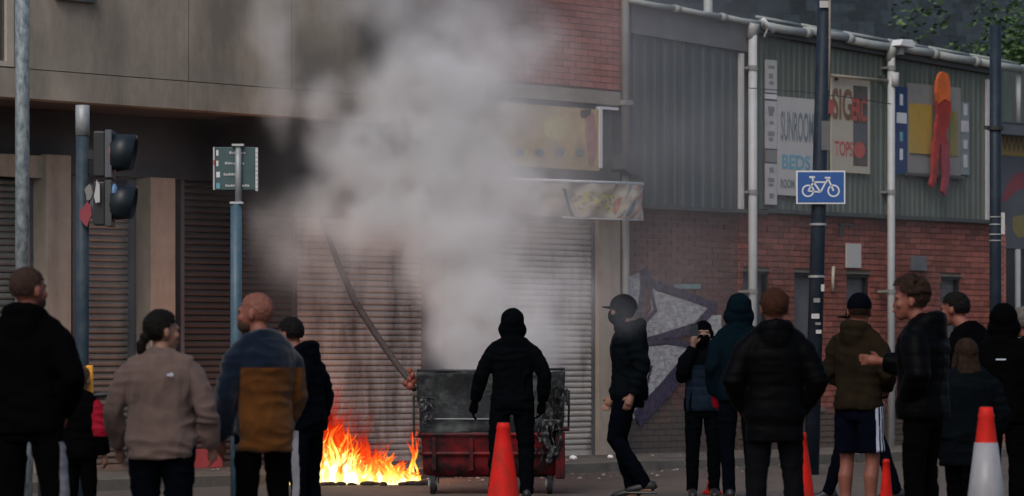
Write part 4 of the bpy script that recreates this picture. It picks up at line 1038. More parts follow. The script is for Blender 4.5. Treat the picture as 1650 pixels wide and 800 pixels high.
# 2 woman in fleece
def e2(root, xf, J, hp_, R):
    y = -.196; z = 1.345
    logo(root, xf, [(.085,y,z),(.125,y+.004,z-.004),(.128,y+.004,z+.014),(.112,y,z+.022),(.098,y,z+.014),(.085,y,z+.012)], C_['stripe'])
person(260, 503, 19.6, -8, 'woman with dark low ponytail and mauve beige fleece, seen from behind', skinm='fair', hair='pony', hairm='dark', head_yaw=-52, heads=1.14,
       head_off=(0,.02), bw=1.27, bd=1.35, belly=.05, g=.030, hem=.80, hat_h=.012, topm='beige', botm='navy', seed=2, voxel=.008, fold=.008, legw=1.25,
       pose=dict(shL=(-.185,-.01,1.39), shR=(.185,-.01,1.39), elL=(-.315,-.04,1.12), elR=(.315,-.04,1.12), wrL=(-.315,.10,.88), wrR=(.315,.10,.88)), extra=e2)
# 3 bald man
def f3(c, n):
    body_ = (np.abs(c[:,0]) < .215+.0*c[:,2]); must = (c[:,2] < 1.30+.0*c[:,0]) & (c[:,0] > -.175) & (c[:,1] < .06)
    return must.astype(int)
person(424, 476, 20.0, 22, 'bald bearded man in navy and mustard fleece, head turned to the left', skinm='ruddy', beard=True, hair='buzz', hairm='shaved', head_yaw=52, head_off=(-.035,.05), hat_h=0.,
       topmats=[C_['navyf'], C_['mustard']], topfn=f3, bw=1.0, bd=1.18, belly=.05, g=.030, hem=.78, seed=3, voxel=.008, fold=.008, heads=1.1,
       pose=dict(elL=(-.25,-.02,1.13), wrL=(-.24,.10,.86), elR=(.225,.02,1.13), wrR=(.19,.16,.92)))
# 4 dark haired man behind him
person(494, 511, 24.2, 62, 'dark haired man in dark navy hoodie half hidden behind the bald man', skinm='ruddy', hair='short', hairm='dark', head_yaw=-8, head_off=(0,.07), lean=6,
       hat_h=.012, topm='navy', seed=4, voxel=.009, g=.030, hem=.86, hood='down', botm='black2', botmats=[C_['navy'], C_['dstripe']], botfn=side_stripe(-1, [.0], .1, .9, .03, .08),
       pose=dict(elL=(-.24,-.08,1.15), wrL=(-.23,.06,.92)))
# 5 child with red top behind the man at the left
person(128, 592, 23.4, -20, 'small child in red and black top half hidden behind the man at the left edge', skinm='fair', hair='short', hairm='lbrown', hat_h=.012, bw=.95, seed=5,
       topmats=[C_['black'], C_['red']], topfn=lambda c, n: ((c[:,0] > .20) & (c[:,2] > 1.08)).astype(int), voxel=.010, heads=1.15, hem=.85, botm='black', g=.04)
# 6 hooded figure at the bin
person(826, 497, 30.3, 0, 'hooded figure in black, back turned, standing in front of the burning bin', headgear='hood', hat_h=.028, topm='soft', botm='soft', seed=6, bw=1.05,
       pose=dict(elL=(-.285,-.05,1.17), wrL=(-.345,.04,.93), elR=(.30,-.06,1.16), wrR=(.275,.06,.92), hipL=(-.10,0,.93), kneeL=(-.145,.02,.50), ankL=(-.16,-.02,.085), kneeR=(.125,.03,.5), ankR=(.13,0,.085)),
       gloves=('black','LR'), hem=.84, g=.026, legw=1.12, voxel=.010, collar=False, fold=.008)
# 7 walking man with cap
person(1014, 476, 30.6, 84, 'man in dark peaked cap, jacket and jeans walking left past the shutter', headgear='cap_black_mask', hairm='dark', skinm='fair', hat_h=.02, topm='greyh', botm='navy', seed=7,
       head_pitch=-6, head_off=(0,.05), hood='down', g=.034, hem=.86, bw=1.08, bd=1.12,
       pose=dict(hipL=(-.09,.03,.93), kneeL=(-.09,.12,.53), ankL=(-.09,-.155,.14), hipR=(.09,.03,.93), kneeR=(.09,.09,.52), ankR=(.09,-.02,.085),
                 shL=(-.165,-.03,1.40), elL=(-.22,-.13,1.17), wrL=(-.21,-.04,.92), elR=(.22,.01,1.14), wrR=(.2,.15,.90)), voxel=.009, fold=.008)
# 8 phone
def e8(root, xf, J, hp_, R):
    m = MB(); c = V((.098,.150,1.655)); m.box(c.x-.038, c.x+.038, c.y-.004, c.y+.004, c.z-.07, c.z+.07)
    me = m.mesh('phone', [M['black_glossy']], False); co, _ = getv(me); me.vertices.foreach_set('co', xf(co).ravel()); o = link('phone', me)
    o.location = root.location; tag(o, 'dark phone held up to the eye by the masked person facing the camera', 'phone')
    for i, zz in enumerate((1.375,)):
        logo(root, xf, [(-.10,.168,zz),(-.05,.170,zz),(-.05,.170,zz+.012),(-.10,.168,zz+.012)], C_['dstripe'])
def f8(c, n): return ((np.abs(c[:,0]) < .17) & (c[:,2] < 1.32) & ~((c[:,0] > .12) & (c[:,1] > .1))).astype(int)
person(1133, 517, 31.0, 180, 'person in black balaclava and navy quilted jacket facing the camera with a raised phone', headgear='mask', skinm='pale', hat_h=.012, topmats=[C_['soft'], C_['navyq']], topfn=f8,
       botm='soft', seed=8, quiltp=.085, bw=1.0, g=.028, hem=.86, voxel=.0085,
       pose=dict(elR=(.215,.10,1.20), wrR=(.105,.135,1.50), elL=(-.22,-.02,1.15), wrL=(-.20,.06,.92)), handdir={'R': ((-.05,.1,1),(-.9,.2,0),(-.2,-.9,.1))}, curl=.55, extra=e8, collar=False)
# 9 hooded, back
person(1191, 474, 30.2, 4, 'tall figure in dark teal hooded top with red glove, left of the ginger haired man', headgear='hood', hat_h=.022, topm='teal', botm='navy', seed=9, bw=1.02, g=.030, hem=.86,
       gloves=('red','L'), pose=dict(elL=(-.24,-.05,1.15), wrL=(-.20,.05,.92), kneeL=(-.10,.02,.5), ankL=(-.085,0,.085)), voxel=.010, collar=False, legw=.95, fold=.008)
# 10 ginger man
person(1248, 467, 22.4, 2, 'ginger haired man in black puffer jacket and charcoal jeans, seen from behind', skinm='ruddy', hair='short', hairm='ginger', hat_h=.012, topm='black2', botm='greyj', seed=10,
       bw=1.03, g=.038, hem=.74, quiltp=.085, quilta=.003, hood='down', heads=1.08,
       pose=dict(elL=(-.285,-.05,1.15), wrL=(-.17,.10,.94), elR=(.285,-.05,1.15), wrR=(.17,.10,.94), kneeL=(-.115,.02,.5), ankL=(-.13,0,.085), kneeR=(.125,.02,.5), ankR=(.15,0,.085)), voxel=.0085)
# 11 man in shorts
person(1383, 473, 26.0, -36, 'man in navy cap, olive hoodie and navy shorts with three white side stripes', headgear='cap_navy', skinm='ruddy', hat_h=.018, hair='buzz', hairm='brown', topm='olive', seed=11, head_yaw=32,
       hood='down', g=.028, hem=.88, shorts=True, botmats=[C_['shorts'], C_['stripe']], botfn=side_stripe(1, [-.040,-.005,.030], .2, 1.1, .0115, .10), legw=1.05,
       pose=dict(elL=(-.25,.0,1.15), wrL=(-.13,.20,1.05), elR=(.25,.0,1.15), wrR=(.13,.20,1.05), kneeL=(-.11,.02,.5), kneeR=(.115,.02,.5)), voxel=.0085, fold=.008)
# 12 behind him, striding
person(1396, 490, 30.0, 88, 'dark clothed figure in black cap striding left, mostly hidden behind the man in shorts', headgear='cap_black', skinm='fair', hat_h=.018, topm='greyh', botm='navy', seed=12, head_off=(0,.07),
       g=.035, hem=.84, pose=dict(hipL=(-.09,.04,.90), kneeL=(-.09,-.12,.50), ankL=(-.09,-.26,.10), hipR=(.09,.04,.90), kneeR=(.09,.20,.50), ankR=(.09,.34,.085),
       elL=(-.22,-.12,1.17), wrL=(-.2,-.12,.93)), voxel=.011)
# 13 curly haired man
person(1487, 449, 22.6, 58, 'curly haired man in shiny black puffer jacket reaching a hand out to the left', skinm='ruddy', hair='curly', hairm='brown', hat_h=.03, head_yaw=24, head_off=(-.01,.07), topm='black2', botm='black',
       bw=1.0, g=.045, hem=.86, quiltp=.085, hood='down', seed=13, heads=1.1,
       pose=dict(elR=(.24,.10,1.19), wrR=(.16,.36,1.235), elL=(-.24,-.08,1.15), wrL=(-.12,.05,.98)), handdir={'R': ((-.35,1,.1),(0,-.1,1),(-1,-.3,0))}, curl=.5, voxel=.0085)
# 14 man behind
person(1566, 470, 26.6, 48, 'dark haired man in black jacket looking left behind the curly haired man', skinm='ruddy', hair='short', hairm='dark', hat_h=.012, head_yaw=12, head_off=(0,.10), topm='black', botm='black', seed=14, g=.03, voxel=.010, lean=4, bw=1.05)
# 15 girl with long hair
person(1557, 548, 23.9, 10, 'short long haired person in dark coat, left of the red and white cone', skinm='fair', hair='long', hairm='brown', hat_h=.016, topm='greyh', botm='black', seed=15, g=.055, hem=.66, bw=1.25, bd=1.2, voxel=.011, heads=1.12,
       pose=dict(elL=(-.30,-.02,1.13), elR=(.30,-.02,1.13), wrL=(-.27,.1,.9), wrR=(.27,.1,.9)))
# 16 hooded
def e16(root, xf, J, hp_, R):
    logo(root, xf, [(-.02,-.165,1.33),(.06,-.165,1.33),(.06,-.165,1.342),(-.02,-.165,1.342)], C_['stripe'])
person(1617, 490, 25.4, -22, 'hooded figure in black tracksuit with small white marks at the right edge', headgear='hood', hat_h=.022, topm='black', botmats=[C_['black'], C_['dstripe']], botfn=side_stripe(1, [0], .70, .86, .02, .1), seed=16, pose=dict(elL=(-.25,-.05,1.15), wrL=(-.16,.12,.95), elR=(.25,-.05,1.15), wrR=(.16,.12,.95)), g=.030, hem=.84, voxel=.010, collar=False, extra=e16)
# 17 right edge
person(1662, 496, 27.5, 30, 'grey haired person in navy jacket cut off by the right edge', skinm='ruddy', hair='short', hairm='grey', hat_h=.012, topm='navy', botm='black', seed=17, g=.034, voxel=.010, head_off=(-.03,.06), hem=.86)
# ------------------------------------------------------------------ poles, signals and signs
def pole(root, name, m, r, z0, z1, x=0, y=0, seg=18, r1=None):
    b = MB(); b.tube([(x,y,z0),(x,y,(z0+z1)/2),(x,y,z1)], [r,(r+(r1 or r))/2,r1 or r], seg); return b.build(name, m, root, smooth=True)
lp = empty('lamp_post', G(36, 30), 0, 'thick mottled galvanised lamp post at the left edge', 'lamp post')
pole(lp, 'post', M['galv'], .063, 0, 8.2); pole(lp, 'base', M['galv'], .09, 0, 1.0)
b = MB(); b.tube([(0,0,8.2),(0,-.2,8.6),(0,-1.0,8.8)], .04, 10); b.build('arm', M['galv'], lp, smooth=True)
b = MB(); b.ell((0,-1.2,8.78), (.16,.38,.08), 14); b.build('lamp_head', M['galv2'], lp, smooth=True)

Yt = 29.; ts = empty('traffic_signal', G(133, Yt), 0, 'traffic signal pole with two black lamp heads facing right and torn stickers', 'traffic light')
zt = lambda py: H+(YH-py)/F*Yt
xt = lambda px: (px-133)/F*Yt
pole(ts, 'pole', M['darkpole'], .056, 0, zt(219)); pole(ts, 'pole_cap', M['galv2'], .060, zt(219), zt(170))
for i, (ya, yb) in enumerate(((213,286),(294,364))):
    hz = (zt(ya)+zt(yb))/2; hh = (zt(ya)-zt(yb))/2
    b = MB(); b.box(xt(153), xt(172), -.12, .12, zt(yb), zt(ya)); hd = b.build('signal_head', M['black'], ts, bevel=.012)
    b = MB(); b.box(xt(172)+.001, xt(183), -.15, .15, zt(yb)-.01, zt(ya)+.01); b.build('face_plate', M['greytone'] if i == 0 else M['trim'], hd, bevel=.006)
    b = MB()
    # visor: open hood pointing right
    seg = 22; R0, R1 = hh*.93, hh*.86; xa, xb_ = xt(181), xt(221)
    ra = [V((xa, R0*math.cos(math.radians(-140+280*k/seg+90)), hz+R0*math.sin(math.radians(-140+280*k/seg+90)))) for k in range(seg+1)]
    rb = [V((xb_-.05*(abs(k/seg-.5)*2)**2, R1*math.cos(math.radians(-140+280*k/seg+90)), hz+R1*math.sin(math.radians(-140+280*k/seg+90)))) for k in range(seg+1)]
    b.v = [tuple(v) for v in ra+rb]
    for k in range(seg): b.f.append((k, k+1, seg+2+k, seg+1+k)); b.m.append(0)
    o = b.build('visor', M['black_glossy'], hd, smooth=True); sd = o.modifiers.new('t','SOLIDIFY'); sd.thickness = .006
    b = MB(); b.tube([(xa-.01,0,hz),(xa+.02,0,hz)], R0*.9, 20); b.build('lens', M['print_red'] if i == 0 else M['black_glossy'], hd, smooth=False)
    b = MB(); b.box(0, xt(154), -.03, .03, hz-.04, hz+.04); b.build('bracket', M['black'], ts)
b = MB(); b.ell((xt(186),-.10,zt(311)), (.035,.05,.075), 10); b.build('blue_lens', mat('blue_tint', (.10,.2,.36), .3, .2, 9), ts, smooth=True)
def scrap(root, name, m, px, py, w, h, y, seed):
    rr = random.Random(seed); b = MB(); q = []
    for k in range(9):
        a = k/9*6.28; q.append((xt(px)+w*math.cos(a)*rr.uniform(.5,1.1), zt(py)+h*math.sin(a)*rr.uniform(.6,1.1)))
    b.prism(q, y, y+.02); return b.build(name, m, root)
scrap(ts, 'torn_sticker', M['signwhite'], 161, 312, .030, .125, -.17, 3)
scrap(ts, 'torn_sticker', M['dullred'], 141, 348, .055, .115, -.10, 5)
scrap(ts, 'torn_sticker', M['signgrey'], 145, 312, .045, .09, -.085, 9)
scrap(ts, 'torn_sticker', M['greytone'], 152, 335, .045, .15, -.075, 19)

Ys = 30.; sp = empty('sign_post', G(380.5, Ys), 0, 'blue grey sign post carrying a small dark green direction panel', 'sign post')
zs = lambda py: H+(YH-py)/F*Ys
xs_ = lambda px: (px-380.5)/F*Ys
pole(sp, 'pole', M['bluepole'], .050, 0, zs(329)); pole(sp, 'upper_pole', M['galv2'], .028, zs(329)+.014, zs(236), xs_(384))
b = MB(); b.box(xs_(371), xs_(392), -.05, .05, zs(329), zs(329)+.018); b.build('collar', M['pipe'], sp)
b = MB(); b.box(xs_(374), xs_(393), -.04, .04, zs(236), zs(232.5)); b.build('cap', M['pipe'], sp)
b = MB(); b.box(xs_(343), xs_(411), .03, .05, zs(306), zs(237)); pn = b.build('panel', mat('dark_teal_panel', (.045,.085,.09), .5, .2, 5), sp, bevel=.004)
b = MB(); b.box(xs_(343), xs_(345.5), .018, .0298, zs(306), zs(237)); b.build('panel_edge', M['palegrey'], pn)
b = MB(); b.box(xs_(411.5), xs_(415.5), .0, .05, zs(308), zs(238)); b.build('panel_edge', M['palegrey'], pn)
rr = random.Random(2)
for i, y in enumerate((246, 263, 281, 299)):
    b = MB(); b.box(xs_(348), xs_(351.5 if i < 2 else 354), .024, .0298, zs(y+5), zs(y-4)); b.build('symbol', M['white'] if i != 3 else M['print_cyan'], pn)
    x = (369, 362, 360, 363)[i]
    while x < (394, 393, 377, 402)[i]:
        w = rr.uniform(1.5,4); b = MB(); b.box(xs_(x), xs_(x+w), .024, .0298, zs(y+2.0), zs(y-rr.uniform(.5,2))); x += w+.9
        b.build('lettering', M['palegrey'], pn)
b = MB(); b.box(xs_(343.5), xs_(346), .012, .0178, zs(266), zs(258)); b.build('symbol', M['print_red'], pn)
for k in range(9):
    b = MB(); b.box(xs_(411.8), xs_(415.2), -.004, -.0005, zs(242+k*7.2+3.4), zs(242+k*7.2)); b.build('edge_mark', M['white'], pn)

# cycle route sign on its leaning dark pole
Yc = 37.; base = G(1307, Yc); cp = empty('sign_pole', base, 0, 'tall dark navy leaning pole behind the blue cycle sign, with small stickers', 'pole')
tp_ = P(1331, -90, Yc)-base
b = MB(); b.tube([(0,0,0), tuple(tp_*.5), tuple(tp_)], [.085,.08,.072], 18); b.build('pole', M['navypole'], cp, smooth=True)
def on_pole(py): z = H+(YH-py)/F*Yc; return tp_*(z/tp_.z)
for i, (y0_, y1_, w, dx_, mm) in enumerate(((196,243,.045,.045,'vent'),(459,470,.018,.06,'signwhite'),(481,488,.035,.0,'signgrey'),(506,514,.042,-.01,'palegrey'),(520,524,.03,.02,'signgrey'),(532,538,.03,.03,'palegrey'),(3,14,.06,0,'signwhite'))):
    c = on_pole((y0_+y1_)/2); h = (y1_-y0_)/F*Yc/2; b = MB(); b.box(c.x+dx_-w, c.x+dx_+w, c.y-.095, c.y-.088, c.z-h, c.z+h); b.build('sticker', M[mm], cp)
for y_ in (290, 362, 446):
    c = on_pole(y_); b = MB(); b.tube([c-V((0,0,.012)), c+V((0,0,.012))], .092, 16); b.build('band', M['galv2'], cp)
cs = empty('cycle_sign', P(1322.5, 329, Yc-.12), 0, 'blue rectangular sign with white bicycle symbol and white border', 'sign')
sc_ = Yc/F; w2 = 39.5*sc_; hh = 53.5*sc_
b = MB(); b.box(-w2, w2, 0, .004, 0, hh); b.build('border', M['white'], cs, bevel=.001)
b = MB(); b.box(-w2+.016, w2-.016, -.003, -.0005, .016, hh-.016); b.build('panel', M['cycleblue'], cs)
b = MB(); b.box(-.06,.06,.004,.03,.08,.12); b.box(-.06,.06,.004,.03,hh-.12,hh-.08); b.build('clamp', M['galv2'], cs)
def q_(px, py): return V(((px-1322.5)*sc_, -.006, (329-py)*sc_))
bw_ = M['white']
def seg_(pts, r, name): b = MB(); b.tube([q_(*p) for p in pts], [(r, .0022)]*len(pts), 8); 
def line_(name, pts, w=.0085):
    b = MB()
    for (a, c) in zip(pts, pts[1:]):
        A, B_ = q_(*a), q_(*c); d = (B_-A).normalized(); u = V((-d.z,0,d.x))*w
        b.add([A-u, B_-u, B_+u, A+u, A-u+V((0,.003,0)), B_-u+V((0,.003,0)), B_+u+V((0,.003,0)), A+u+V((0,.003,0))], [(0,1,2,3),(4,7,6,5),(0,4,5,1),(1,5,6,2),(2,6,7,3),(3,7,4,0)])
    return b.build(name, bw_, cs)
for cx_ in (1302, 1343):
    b = MB(); n_ = 28
    for k in range(n_):
        a = 2*math.pi*k/n_
        for r_ in (10.0, 7.6): p = q_(cx_+r_*math.cos(a), 308+r_*math.sin(a)); b.v.append(tuple(p)); 
    for k in range(n_): a = 2*k; c = 2*((k+1)%n_); b.f.append((a, a+1, c+1, c)); b.m.append(0)
    o = b.build('wheel', bw_, cs); sd = o.modifiers.new('t','SOLIDIFY'); sd.thickness = .003
line_('frame', [(1302,308),(1311,294),(1330,294)]); line_('frame', [(1311,294),(1322,310),(1330,295)]); line_('frame', [(1334,288),(1343,308)], .009); line_('frame', [(1302,308),(1322,310)])
line_('frame', [(1311,296),(1309,287)]); line_('saddle', [(1304,286),(1313,286)], .010); line_('handlebar', [(1329,287),(1338,287)], .009); line_('frame', [(1334,288),(1330,296)])
# dark pole at the right
rp = empty('dark_pole', G(1604, 36), 0, 'plain dark navy pole near the right edge in front of the brick pier', 'pole')
ztop = P(0,41,36).z; pole(rp, 'pole', M['navypole'], .062, 0, ztop)
b = MB(); b.box(.055, .095, -.03, .03, P(0,378,36).z, P(0,343,36).z); b.build('small_plate', M['signwhite'], rp)
b = MB(); b.tube([(0,0,P(0,207,36).z-.02),(0,0,P(0,207,36).z+.02)], .085, 14); b.box(-.12,-.05,-.02,.02,P(0,209,36).z,P(0,203,36).z); b.build('clamp', M['black'], rp)
for y_ in (350, 362, 378, 388):
    b = MB(); z = P(0,y_,36).z; b.tube([(0,0,z-.006),(0,0,z+.006)], .068, 14); b.build('band', M['galv2'], rp)
# cables
def cable(name, pts, label, r=.006, m='cable'):
    p0 = V((pts[0].x, pts[0].y, 0)); o = empty(name, p0, 0, label, 'cable'); b = MB(); b.tube([p-p0 for p in pts], r, 6); b.build('wire', M[m], o, smooth=True)
cable('overhead_cable', [wl(tq(1205,.3),.3,zq(1205,142,.3)), wl(tq(1300,.35),.35,zq(1300,149,.35)), wl(tq(1365,.35),.35,zq(1365,157,.35)), wl(tq(1436,.3),.3,zq(1436,168,.3))], 'thin black cable crossing in front of the posters')
cable('hanging_cable', [P(1337,-60,36.8), P(1337,60,36.8), P(1336,146,36.8)], 'pale cable hanging beside the leaning pole', .013, 'stone')
# rail with yellow upright, between the man at the left and the woman
Yr = 23.5; rl = empty('hand_rail', G(155, Yr), 0, 'black hand rail with an upright yellow post, left of the woman', 'rail')
xr = lambda px: (px-155)/F*Yr
zr = lambda py: H+(YH-py)/F*Yr
b = MB(); b.tube([(xr(60),0,zr(643)),(xr(150),0,zr(638)),(xr(240),0,zr(630))], .022, 12); b.build('rail', M['black'], rl, smooth=True)
for px in (66, 234): b = MB(); b.tube([(xr(px),0,0),(xr(px),0,zr(637))], .022, 12); b.build('leg', M['black'], rl, smooth=True)
b = MB(); b.box(xr(139), xr(150), -.022, .022, zr(637), zr(589)); b.build('yellow_post', M['yellow'], rl, bevel=.006)

# ------------------------------------------------------------------ traffic cones
def cone(px, Y, h, label, sleeve=None, rb=.14, rt=.036, base=.40):
    root = empty('traffic_cone', G(px, Y), random.uniform(-.3,.3), label, 'traffic cone', 'traffic cones')
    b = MB(); b.box(-base/2, base/2, -base/2, base/2, 0, .035); b.build('base', M['conered'] if sleeve is None else M['rubber'], root, bevel=.012)
    zz = [.035,.05,.10] + [h*f for f in (.25,.5,.75,.93)] + [h*.945, h*.97, h]
    def R(z): return rb+(rt-rb)*z/h
    rings = []
    for z in zz: r_ = R(z)+(.012 if z == .035 else 0)+(.006 if h*.94 < z < h*.96 else 0); rings.append([V((r_*math.cos(2*math.pi*k/28), r_*math.sin(2*math.pi*k/28), z)) for k in range(28)])
    b = MB(); b.ring(rings); b.build('cone_body', M['conered'], root, smooth=False if False else True)
    b = MB(); b.tube([(0,0,h-.002),(0,0,h+.004)], rt*.7, 16); b.build('top_hole', M['rubber'], root)
    if sleeve:
        z0, z1 = sleeve; b = MB(); b.ring([[V(((R(z)+.004)*math.cos(2*math.pi*k/32), (R(z)+.004)*math.sin(2*math.pi*k/32), z)) for k in range(32)] for z in (z0, (z0+z1)/2, z1)]); b.build('reflective_sleeve', M['conewhite'], root, smooth=True)
    return root
cone(811, 28.4, .735, 'all orange red traffic cone in front of the hooded figure at the bin', rb=.150, rt=.050)
cone(1589, 21.2, .975, 'large red traffic cone with tall white sleeve at the right', (.12,.755), rb=.165, rt=.040, base=.5)
cone(1291, 26.5, .70, 'orange cone mostly hidden behind the leg of the ginger haired man', rb=.13)
cone(1147, 31.8, .20, 'orange cone tip showing low behind the masked person with the phone', rb=.06, rt=.025, base=.17)
cone(1428, 27.5, .46, 'red cone showing low between the man in shorts and the curly haired man', rb=.065, rt=.025)

# ------------------------------------------------------------------ the burning bin
Yb_ = 31.7; kb = F/Yb_
bn = empty('wheelie_bin', G(792, Yb_+.5), 0, 'large red four wheeled bin, its upper walls charred grey, smoke pouring from the top', 'bin')
wT, wB = .690, .635; zR = H-(597-YH)/kb; zM = H-(697-YH)/kb; zB = .16; dT, dB = .50, .40
def boxring(hw, hd, z, r=.07, n=5):
    out = []
    for cx_, cy_, a0 in ((hw-r,-hd+r,-90),(hw-r,hd-r,0),(-hw+r,hd-r,90),(-hw+r,-hd+r,180)):
        for i in range(n): a = math.radians(a0+90*i/(n-1)); out.append(V((cx_+r*math.cos(a), cy_+r*math.sin(a), z)))
    return out
def at_(z): f = (z-zB)/(zR-zB); return wB+(wT-wB)*f, dB+(dT-dB)*f
# red lower tub
b = MB(); zs_ = [zB, zB+.03, zB+.12, zB+.2, zM-.03, zM]
rings = [boxring(*at_(z), z) for z in zs_]; rings[0] = [V((v.x*.9, v.y*.9, v.z)) for v in rings[0]]
b.ring(rings); tub = b.build('lower_tub', M['binred'], bn, smooth=True)
# ribs on the tub
b = MB(); 
for z in (zM-.02, zB+.22): w_, d_ = at_(z); b.ring([boxring(w_+.022, d_+.022, z-.016), boxring(w_+.028, d_+.028, z), boxring(w_+.018, d_+.018, z+.016)])
b.build('rim_rib', M['binred'], bn, smooth=False)
for px in (700, 760, 850, 900):
    b = MB(); x = (px-792)/kb; b.box(x-.02, x+.02, -at_(zB+.2)[1]-.03, -at_(zB+.2)[1]+.02, zB+.06, zM-.05); b.build('rib', M['binred'], bn, bevel=.006)
# charred upper walls: sheets with thickness and a sagging, melted upper edge
def wall(name, m, f, seed, nx=44, nz=16, sag=.02, holes=0.):
    b = MB(); keep = set()
    for i in range(nx+1):
        for j in range(nz+1):
            u, v = i/nx, j/nz; top = zR-sag*(.5+.5*noise.noise(V((u*5, seed, 0))))-sag*.8*abs(noise.noise(V((u*14, seed, 3))))
            z = zM-.02+(top-zM+.02)*v; p = f(u, z); bl = .022*noise.noise(V((u*5, v*4, seed)))+.008*noise.noise(V((u*16, v*12, seed)))
            b.v.append((p[0]+p[2]*bl, p[1]+p[3]*bl, z))
    for i in range(nx):
        for j in range(nz):
            if holes and noise.noise(V((i*.22, j*.3, seed+5)))+(j/nz-.5)*.8 > holes: continue
            a = i*(nz+1)+j; b.f.append((a, a+nz+1, a+nz+2, a+1)); b.m.append(0)
    o = b.build(name, m, bn, smooth=True); sd = o.modifiers.new('t','SOLIDIFY'); sd.thickness = .012; sd.offset = 0; return o
wall('front_wall', M['binchar'], lambda u, z: (at_(z)[0]*(2*u-1), -at_(z)[1], 0, -1), 1.5)
wall('back_wall', M['binchar'], lambda u, z: (at_(z)[0]*(2*u-1), at_(z)[1], 0, 1), 7.5, sag=.06)
wall('side_wall', M['binchar'], lambda u, z: (-at_(z)[0], at_(z)[1]*(2*u-1), -1, 0), 11.5, 26)
wall('side_wall', M['binpale'], lambda u, z: (at_(z)[0], at_(z)[1]*(2*u-1), 1, 0), 15.5, 26, holes=.35)
b = MB(); w_, d_ = at_(zM+.13); b.box(-w_+.06, w_*.1, -d_-.018, -d_-.004, zM+.12, zM+.130); b.build('scorch_seam', M['galv2'], bn)
b = MB(); b.tube([(-wT,-dT-.005,zR),(-wT*.3,-dT-.005,zR-.004),(.2,-dT-.004,zR+.002),(wT*.99,-dT-.004,zR+.012)], [(.014,.012)]*4, 10); b.build('top_rim', M['melt'], bn, smooth=True)
b = MB(); b.box(-wB*.92, wB*.92, -dB*.9, dB*.9, zM-.14, zM-.04); b.build('burnt_contents', M['melt'], bn)
# handles
for s_ in (-1, 1):
    x = s_*(wT+.0); za, zb_ = (H-(705-YH)/kb, H-(640-YH)/kb) if s_ < 0 else (H-(690-YH)/kb, H-(630-YH)/kb)
    b = MB(); xx = s_*(wT+.035); b.tube([(s_*(at_(za)[0]-.01),-.30,za),(xx-.005*s_,-.32,za),(xx,-.32,(za+zb_)/2),(xx,-.32,zb_),(s_*(at_(zb_)[0]-.01),-.30,zb_)], .011, 8); b.build('handle', M['black'], bn, smooth=True)
# red right hand corner post with lifting ring
xq = lambda px: (px-792)/kb
zq_ = lambda py: H-(py-YH)/kb
b = MB(); b.box(xq(895), xq(911), -dT-.03, -dT+.05, zq_(772), zq_(697)); b.build('corner_post', M['binred'], bn, bevel=.012)
b = MB(); b.tube([(xq(888),-dT-.01,zq_(693)),(xq(918),-dT-.01,zq_(692))], [(.05,.018)]*2, 12); b.build('lifting_lug', M['binred'], bn, smooth=True)
def rag(name, m, pa, pb, ya, yb, y, seed, cut):
    b = MB(); nx, nz = 26, 34
    for i in range(nx+1):
        for j in range(nz+1):
            px = pa+(pb-pa)*i/nx; py = ya+(yb-ya)*j/nz; d_ = .035*noise.noise(V((i*.33, j*.18, seed)))+.02*noise.noise(V((i*.9, j*.4, seed)))
            b.v.append((xq(px)+.02*noise.noise(V((i*.2, j*.2, seed+3))), y-abs(d_)*1.6, zq_(py)))
    for i in range(nx):
        for j in range(nz):
            e = abs(i/nx-.5)*2; f = j/nz
            if noise.noise(V((i*.30, j*.13, seed+7)))+cut*(max(0, f-.55)*1.8+max(0, e-.6)) > .12: continue
            a = i*(nz+1)+j; b.f.append((a, a+1, a+nz+2, a+nz+1)); b.m.append(0)
    o = b.build(name, m, bn, smooth=True); sd = o.modifiers.new('t','SOLIDIFY'); sd.thickness = .010; return o
rag('melted_sheet', M['melt'], 864, 908, 676, 770, -dT-.035, 2.2, 1.)
rag('melted_sheet', M['binchar'], 876, 914, 622, 705, -dT-.02, 8.2, .8)
rag('melted_sheet', M['melt'], 672, 700, 640, 700, -dT-.02, 5.2, 1.2)
for sx, sy in ((-1,-1),(1,-1),(-1,1),(1,1)):
    x, y = sx*(wB-.09), sy*(dB-.08)
    b = MB(); b.tube([(x-.024,y,.10),(x+.024,y,.10)], .10, 20); wh = b.build('wheel', M['rubber'], bn, smooth=False)
    b = MB(); b.tube([(x-.03,y,.10),(x+.03,y,.10)], .045, 14); b.build('hub', M['galv2'], wh)
    b = MB(); b.box(x-.045, x-.033, y-.03, y+.03, .08, .20); b.box(x+.033, x+.045, y-.03, y+.03, .08, .20); b.box(x-.045, x+.045, y-.04, y+.04, .20, .215); b.build('castor_fork', M['galv2'], bn)
# added lump on the left corner, its pink painted as firelight on the pole
b = MB(); rr = random.Random(4)
for i in range(9): b.ell((-wT-.02-rr.uniform(0,.09), -dT+.02+rr.uniform(-.03,.05), zR-rr.uniform(-.03,.16)), (rr.uniform(.02,.04),)*2+(rr.uniform(.03,.05),), 9)
o = b.build('firelit_lump', mat('firelit_pink', (.20,.05,.035), .5, .35, 12), bn, smooth=True); o['kind'] = 'stuff'
# bent pole leaning on the bin
pts = [P(518,352,34.6),P(530,385,34.2),P(546,428,33.8),(P(572,486,33.3)),P(605,538,32.8),P(637,584,32.4),P(658,612,32.2),P(668,628,32.1)]
p0 = V((pts[-1].x, pts[-1].y, 0)); o = empty('bent_pole', p0, 0, 'long bent charred pole slanting from the smoke down to the left corner of the bin', 'pole')
b = MB(); b.tube([p-p0 for p in pts], [.024,.028,.032,.033,.033,.031,.029,.027], 12); b.build('pole', M['hose'], o, smooth=True)

